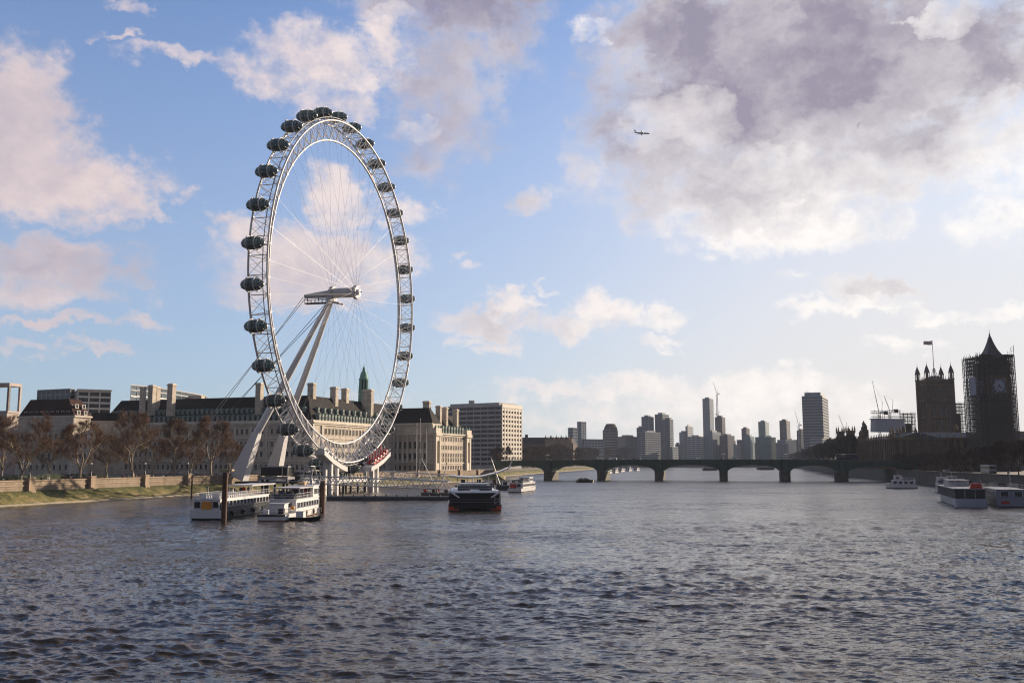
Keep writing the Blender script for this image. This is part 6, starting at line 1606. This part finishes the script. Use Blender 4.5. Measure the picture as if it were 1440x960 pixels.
# small craft out on the river and beyond the bridge
def barge(px, yw, L, B, hd, word, load=None, H=1.2, name='barge'):
    r, p = boat_root(px, yw, hd, word, 'barge', name); h = MB(); hull(h, L, B, H, H+.3, black_paint, stern=.9, fore=.8); h.build('hull', r)
    c = MB(); c.box((-B*.34, L*.1, H), (B*.34, L*.75, H+.5), load or rust)
    for i in range(5): c.box((-B*.3, L*(.12+.12*i), H+.5), (B*.3, L*(.2+.12*i), H+.8+.4*(i % 2)), grey_steel)
    c.build('cargo', r)
barge(811, 678, 9, 3.2, 80, 'small low dark barge anchored in mid river before the bridge')
barge(990, 661.5, 22, 7, 60, 'dark flat barge seen under the bridge\'s middle arch', None, 3.0)
barge(1066, 660.5, 26, 8, 70, 'dark work barge seen under the arch right of the middle', None, 3.0)
for i, (px, yw, L) in enumerate(((852, 666, 20), (862, 665, 18), (871, 663.5, 22), (882, 662.5, 18), (893, 661.8, 22))):
    river_cruiser(px, yw, 20, 'white boat moored in the cluster seen through the third arch from the left', L, 5, 1+i % 2, name='moored_boat')['group'] = 'boats moored beyond the third arch'

# ------------------------------------------------------------------ people
def person_mesh():
    me = bpy.data.meshes.new('person'); V = [(0,0,.95),(0,0,1.18),(0,0,1.40),(0,0,1.52),(0,0.01,1.64),(.10,0,.90),(.11,.03,.50),(.12,-.02,.08),(.12,.10,.03),(-.10,0,.90),(-.11,-.03,.50),(-.12,-.06,.08),(-.12,.06,.03),(.20,0,1.38),(.26,0,1.12),(.25,.08,.88),(-.20,0,1.38),(-.26,0,1.12),(-.25,.08,.88)]
    Eg = [(0,1),(1,2),(2,3),(3,4),(0,5),(5,6),(6,7),(7,8),(0,9),(9,10),(10,11),(11,12),(2,13),(13,14),(14,15),(2,16),(16,17),(17,18)]
    rad = [.16,.15,.17,.06,.115,.10,.075,.055,.045,.10,.075,.055,.045,.075,.055,.04,.075,.055,.04]
    me.from_pydata(V, Eg, []); o = bpy.data.objects.new('person', me); COL.objects.link(o)
    md = o.modifiers.new('skin', 'SKIN'); sd = o.modifiers.new('sub', 'SUBSURF'); sd.levels = 1; sd.render_levels = 1
    for v, r in zip(me.skin_vertices[0].data, rad): v.radius = (r, r)
    me.skin_vertices[0].data[0].use_root = True
    dg = bpy.context.evaluated_depsgraph_get(); dg.update(); out = bpy.data.meshes.new_from_object(o.evaluated_get(dg)); bpy.data.objects.remove(o); bpy.data.meshes.remove(me); return out
PM = person_mesh(); PV = []
def cloth(n, c): return mat('cloth_'+n, c, .8, .1, 3)
for top, leg, hr in (((.02,.02,.03), (.02,.025,.04), hair_m), ((.5,.48,.45), (.03,.04,.07), hair_m), ((.35,.03,.03), (.03,.03,.03), mat('fair_hair', (.25, .16, .07), .6, 0)), ((.06,.09,.2), (.08,.07,.06), hair_m), ((.12,.10,.06), (.03,.03,.03), MATS['fair_hair'])):
    m = PM.copy(); m.materials.clear()
    i = len(PV)
    for q in (cloth('coat%d' % i, top), cloth('legs%d' % i, leg), skin_m, hr): m.materials.append(q)
    for p in m.polygons:
        z = sum(m.vertices[v].co.z for v in p.vertices)/len(p.vertices); y = sum(m.vertices[v].co.y for v in p.vertices)/len(p.vertices)
        p.material_index = 1 if z < .9 else (0 if z < 1.5 else (3 if z > 1.68 or y < -.03 else 2)); p.use_smooth = True
    PV.append(m)
PWORD = ['dark coat', 'pale jacket', 'red jacket', 'blue jacket', 'olive coat']
rp = random.Random(31)
def person(p, k, label, group):
    o = place(PV[k], 'person', None, p, rp.uniform(0, 6.28), (1, 1, rp.uniform(.94, 1.06))); tag(o, label % PWORD[k], 'person', group); return o
for i in range(34):
    px = rp.uniform(2, 330); q = x_on(offset_line(LB, rp.uniform(8.4, 15)), kx(px)); k = rp.choice((0, 0, 1, 1, 2, 3, 4))
    person((q.x, q.y, GZ), k, 'pedestrian in a %s on the promenade behind the river wall', 'promenade pedestrians, '+PWORD[k])
for i in range(26):
    x = rp.uniform(-32, 26); k = rp.choice((0, 0, 1, 3, 4)); p = BASE+WU*x+AX*rp.uniform(-6, 2.6); person((p.x, p.y, 4.5), k, 'visitor in a %s on the boarding platform under the wheel', 'boarding visitors, '+PWORD[k])
for i in range(46):
    s = rp.uniform(4, BF.len-40); k = rp.choice((0, 0, 0, 1, 2, 3, 4)); p = BF.pt(s, deck_z(s)+.02, -rp.uniform(.6, 2.6)); person(p, k, 'pedestrian in a %s crossing the bridge', 'bridge pedestrians, '+PWORD[k])
for i in range(12):
    k = rp.choice((0, 0, 1, 3)); f = f_; p = at(rp.uniform(664, 708), 672, 333); person((p.x, p.y+rp.uniform(-2, 2), 1.72), k, 'passenger in a %s waiting on the pier under the curved canopy', 'waiting passengers, '+PWORD[k])

for p_, k_, w_, g_ in BOATERS: person(p_, k_, w_, g_+', '+PWORD[k_])
# ------------------------------------------------------------------ road vehicles on the bridge
tyre = mat('tyre', (.015, .015, .015), .8, 0)
def wheel_mesh():
    b = MB(); b.tube((-.12, 0, 0), (.12, 0, 0), .48, tyre, 14); b.tube((-.13, 0, 0), (.13, 0, 0), .27, grey_steel, 10); return b.mesh('wheel')
wmesh = wheel_mesh()
def vehicle(s, d, kind, word, col, flip=False, spot=None):
    r = empty('bus' if kind == 'bus' else ('van' if kind == 'van' else 'car'), (0, 0, 0), word, kind)
    m = mat('paint_%d' % int(s), col, .3, .05, 1); b = MB(); g = MB()
    if kind == 'bus':
        b.box((-1.25, -5.6, .4), (1.25, 5.6, 4.3), m); b.box((-1.2, -5.5, 4.303), (1.2, 5.5, 4.4), boat_white)
        for z in (1.35, 3.05):
            for x in (-1.27, 1.25): g.box((x, -5.2, z), (x+.02, 5.2, z+.9), pane)
            for y in (-5.62, 5.6): g.box((-1.05, y, z), (1.05, y+.02, z+.9), pane)
        wy = (-3.6, 3.4)
    elif kind == 'van':
        b.prism([(-.95, -2.6), (.95, -2.6), (.95, 2.6), (-.95, 2.6)], .4, 2.3, m, top=[(-.9, -2.55), (.9, -2.55), (.9, 1.6), (-.9, 1.6)])
        for x in (-.97, .94): g.box((x, .6, 1.3), (x+.03, 1.6, 1.95), pane)
        wy = (-1.6, 1.6)
    else:
        b.box((-.88, -2.1, .35), (.88, 2.1, .85), m); b.prism([(-.86, -1.9), (.86, -1.9), (.86, 1.1), (-.86, 1.1)], .853, 1.45, m, top=[(-.7, -1.4), (.7, -1.4), (.7, .4), (-.7, .4)])
        for x in (-.85, .80): g.box((x, -1.3, .9), (x+.05, .5, 1.3), pane)
        wy = (-1.3, 1.3)
    b.build('body', r); g.build('windows', r)
    for y in wy:
        for x in (-1, 1): place(wmesh, 'wheel', r, (x*(1.1 if kind == 'bus' else .8), y, .48 if kind == 'bus' else .36), 0, (1, 1, 1) if kind == 'bus' else (1, .75, .75))
    p = BF.pt(s, deck_z(s)+.02, d) if spot is None else Vector(spot); r.location = p; r.rotation_euler = (0, 0, BF.rz+(math.pi/2 if flip else -math.pi/2))
vehicle(s_at(1193), -5.5, 'bus', 'dark double-deck bus with a white roof crossing the right end of the bridge', (.05, .03, .07))
vehicle(s_at(861), -5.5, 'van', 'white van on the bridge above the second arch from the left', (.7, .7, .7))
vehicle(s_at(893), -5.5, 'van', 'grey van on the bridge left of the third pier', (.3, .3, .32), True)
vehicle(s_at(985), -5.5, 'van', 'white van on the bridge near its middle', (.65, .65, .66))
for px, c, w in ((838, (.02,.02,.02), 'black car on the bridge above the second pier from the left'), (874, (.3,.3,.3), 'silver car on the bridge between the white and grey vans'), (1120, (.02,.02,.03), 'black car on the bridge right of the fifth pier')): vehicle(s_at(px), -5.5, 'car', w, c)

for Y_, k_, c_, w_ in ((300, 'van', (.6,.6,.62), 'white van on the right embankment road above the moored boats'), (345, 'bus', (.35,.36,.4), 'pale double-deck coach on the right embankment road near the bridge'), (250, 'car', (.5,.5,.5), 'silver car on the right embankment road near the picture edge'), (410, 'van', (.25,.25,.27), 'grey van on the right embankment road below the palace')):
    a_ = Vector(RB[2]).lerp(Vector(RB[3]), (Y_-221)/320); vehicle(1000+Y_, 0, k_, w_, c_, spot=(a_.x+4.4, Y_, GZ+.02))
    ob = [o for o in bpy.data.objects if o.get('label') == w_][0]; ob.rotation_euler = (0, 0, -.215)
# ------------------------------------------------------------------ aeroplane and birds
def aeroplane():
    Y = 1750; c = at(903, 187.5, Y); S = Y/F*23.5/40
    root = empty('aeroplane', c, 'airliner flying to the right below the big grey cloud', 'aeroplane')
    root.rotation_euler = (R(4), R(-1), R(12)); org = Vector((0, 0, 0)); ORG[root.name] = org
    m = mat('airliner_grey', (.20, .22, .24), .4, .1, .5); k = S*40/40
    def sc(v): return Vector(v)*S
    f = MB(); f.path([sc(p) for p in ((-20,0,.6),(-17,0,.45),(-12,0,.1),(-4,0,0),(10,0,0),(16,0,-.05),(18.5,0,-.25),(20,0,-.5))], [r*S for r in (.25,.9,1.7,2.0,2.0,1.8,1.2,.15)], m, 12); f.build('fuselage', root)
    for s in (-1, 1):
        w = MB(); P = [(4,s*1.5,-.8),(-2.5,s*1.5,-.8),(-9.5,s*18.5,1.6),(-7.2,s*18.5,1.6)]
        w.add([sc(p) for p in P]+[sc((x,y,z-.5)) for x, y, z in P], [(0,1,2,3),(7,6,5,4),(0,4,5,1),(1,5,6,2),(2,6,7,3),(3,7,4,0)], m); w.build('wing', root)
        e = MB(); e.path([sc(p) for p in ((2.8,s*6.2,-2.0),(2,s*6.2,-2.0),(-.6,s*6.2,-1.9),(-1.6,s*6.2,-1.8))], [r*S for r in (1.0,1.2,1.05,.6)], dark_steel, 10); e.build('engine', root)
        t = MB(); P = [(-15,s*.6,.9),(-18.6,s*.6,.9),(-20.5,s*6.5,1.6),(-18.8,s*6.5,1.6)]; t.add([sc(p) for p in P]+[sc((x,y,z-.3)) for x, y, z in P], [(0,1,2,3),(7,6,5,4),(0,4,5,1),(1,5,6,2),(2,6,7,3),(3,7,4,0)], m); t.build('tailplane', root)
    v = MB(); P = [(-13.5,0,1.6),(-19,0,1.2),(-21.5,0,7.5),(-19,0,7.5)]; v.add([sc((x,-.2,z)) for x, y, z in P]+[sc((x,.2,z)) for x, y, z in P], [(0,1,2,3),(7,6,5,4),(0,4,5,1),(1,5,6,2),(2,6,7,3),(3,7,4,0)], m); v.build('tail_fin', root)
aeroplane()
def bird_mesh():
    b = MB(); b.path([(-.28,0,0),(-.1,0,.02),(.12,0,.02),(.3,0,.05)], [.02,.09,.1,.03], dark_steel, 6)
    for s in (-1, 1): P = [(.12,s*.08,.03),(-.1,s*.08,.03),(-.12,s*.4,.22),(.1,s*.4,.22),(-.2,s*.8,.12)]; b.add(P+[(x,y,z-.02) for x,y,z in P], [(0,1,2,3),(3,2,4),(8,7,6,5),(9,7,8),(0,5,6,1),(1,6,7,2)], dark_steel)
    return b.mesh('gull')
bm_ = bird_mesh()
for px, py in ((1207.5, 175.3), (1209, 173.4), (1206, 177.4), (1206.2, 180.4), (706, 108)):
    o = place(bm_, 'gull', None, at(px, py, 420), rp.uniform(0, 6), (1, 1, 1)); tag(o, 'dark distant gull in the small flock high under the grey cloud' if px > 800 else 'single dark gull high in the blue left of the big grey cloud', 'bird', 'gulls under the grey cloud' if px > 800 else None)

# ------------------------------------------------------------------ air
HAZE = 0.00007
if HAZE:
    hz = MB(); m = bpy.data.materials.new('haze_air'); m.use_nodes = True; nt = m.node_tree; nt.nodes.clear()
    v = nt.nodes.new('ShaderNodeVolumePrincipled'); v.inputs['Color'].default_value = (.66, .78, 1.0, 1); v.inputs['Density'].default_value = HAZE; v.inputs['Anisotropy'].default_value = .0
    o = nt.nodes.new('ShaderNodeOutputMaterial'); nt.links.new(v.outputs[0], o.inputs['Volume'])
    hz.box((-3400, -120, -3.1), (3400, 3450, 780), m); h = hz.build('haze'); tag(h, kind='stuff')
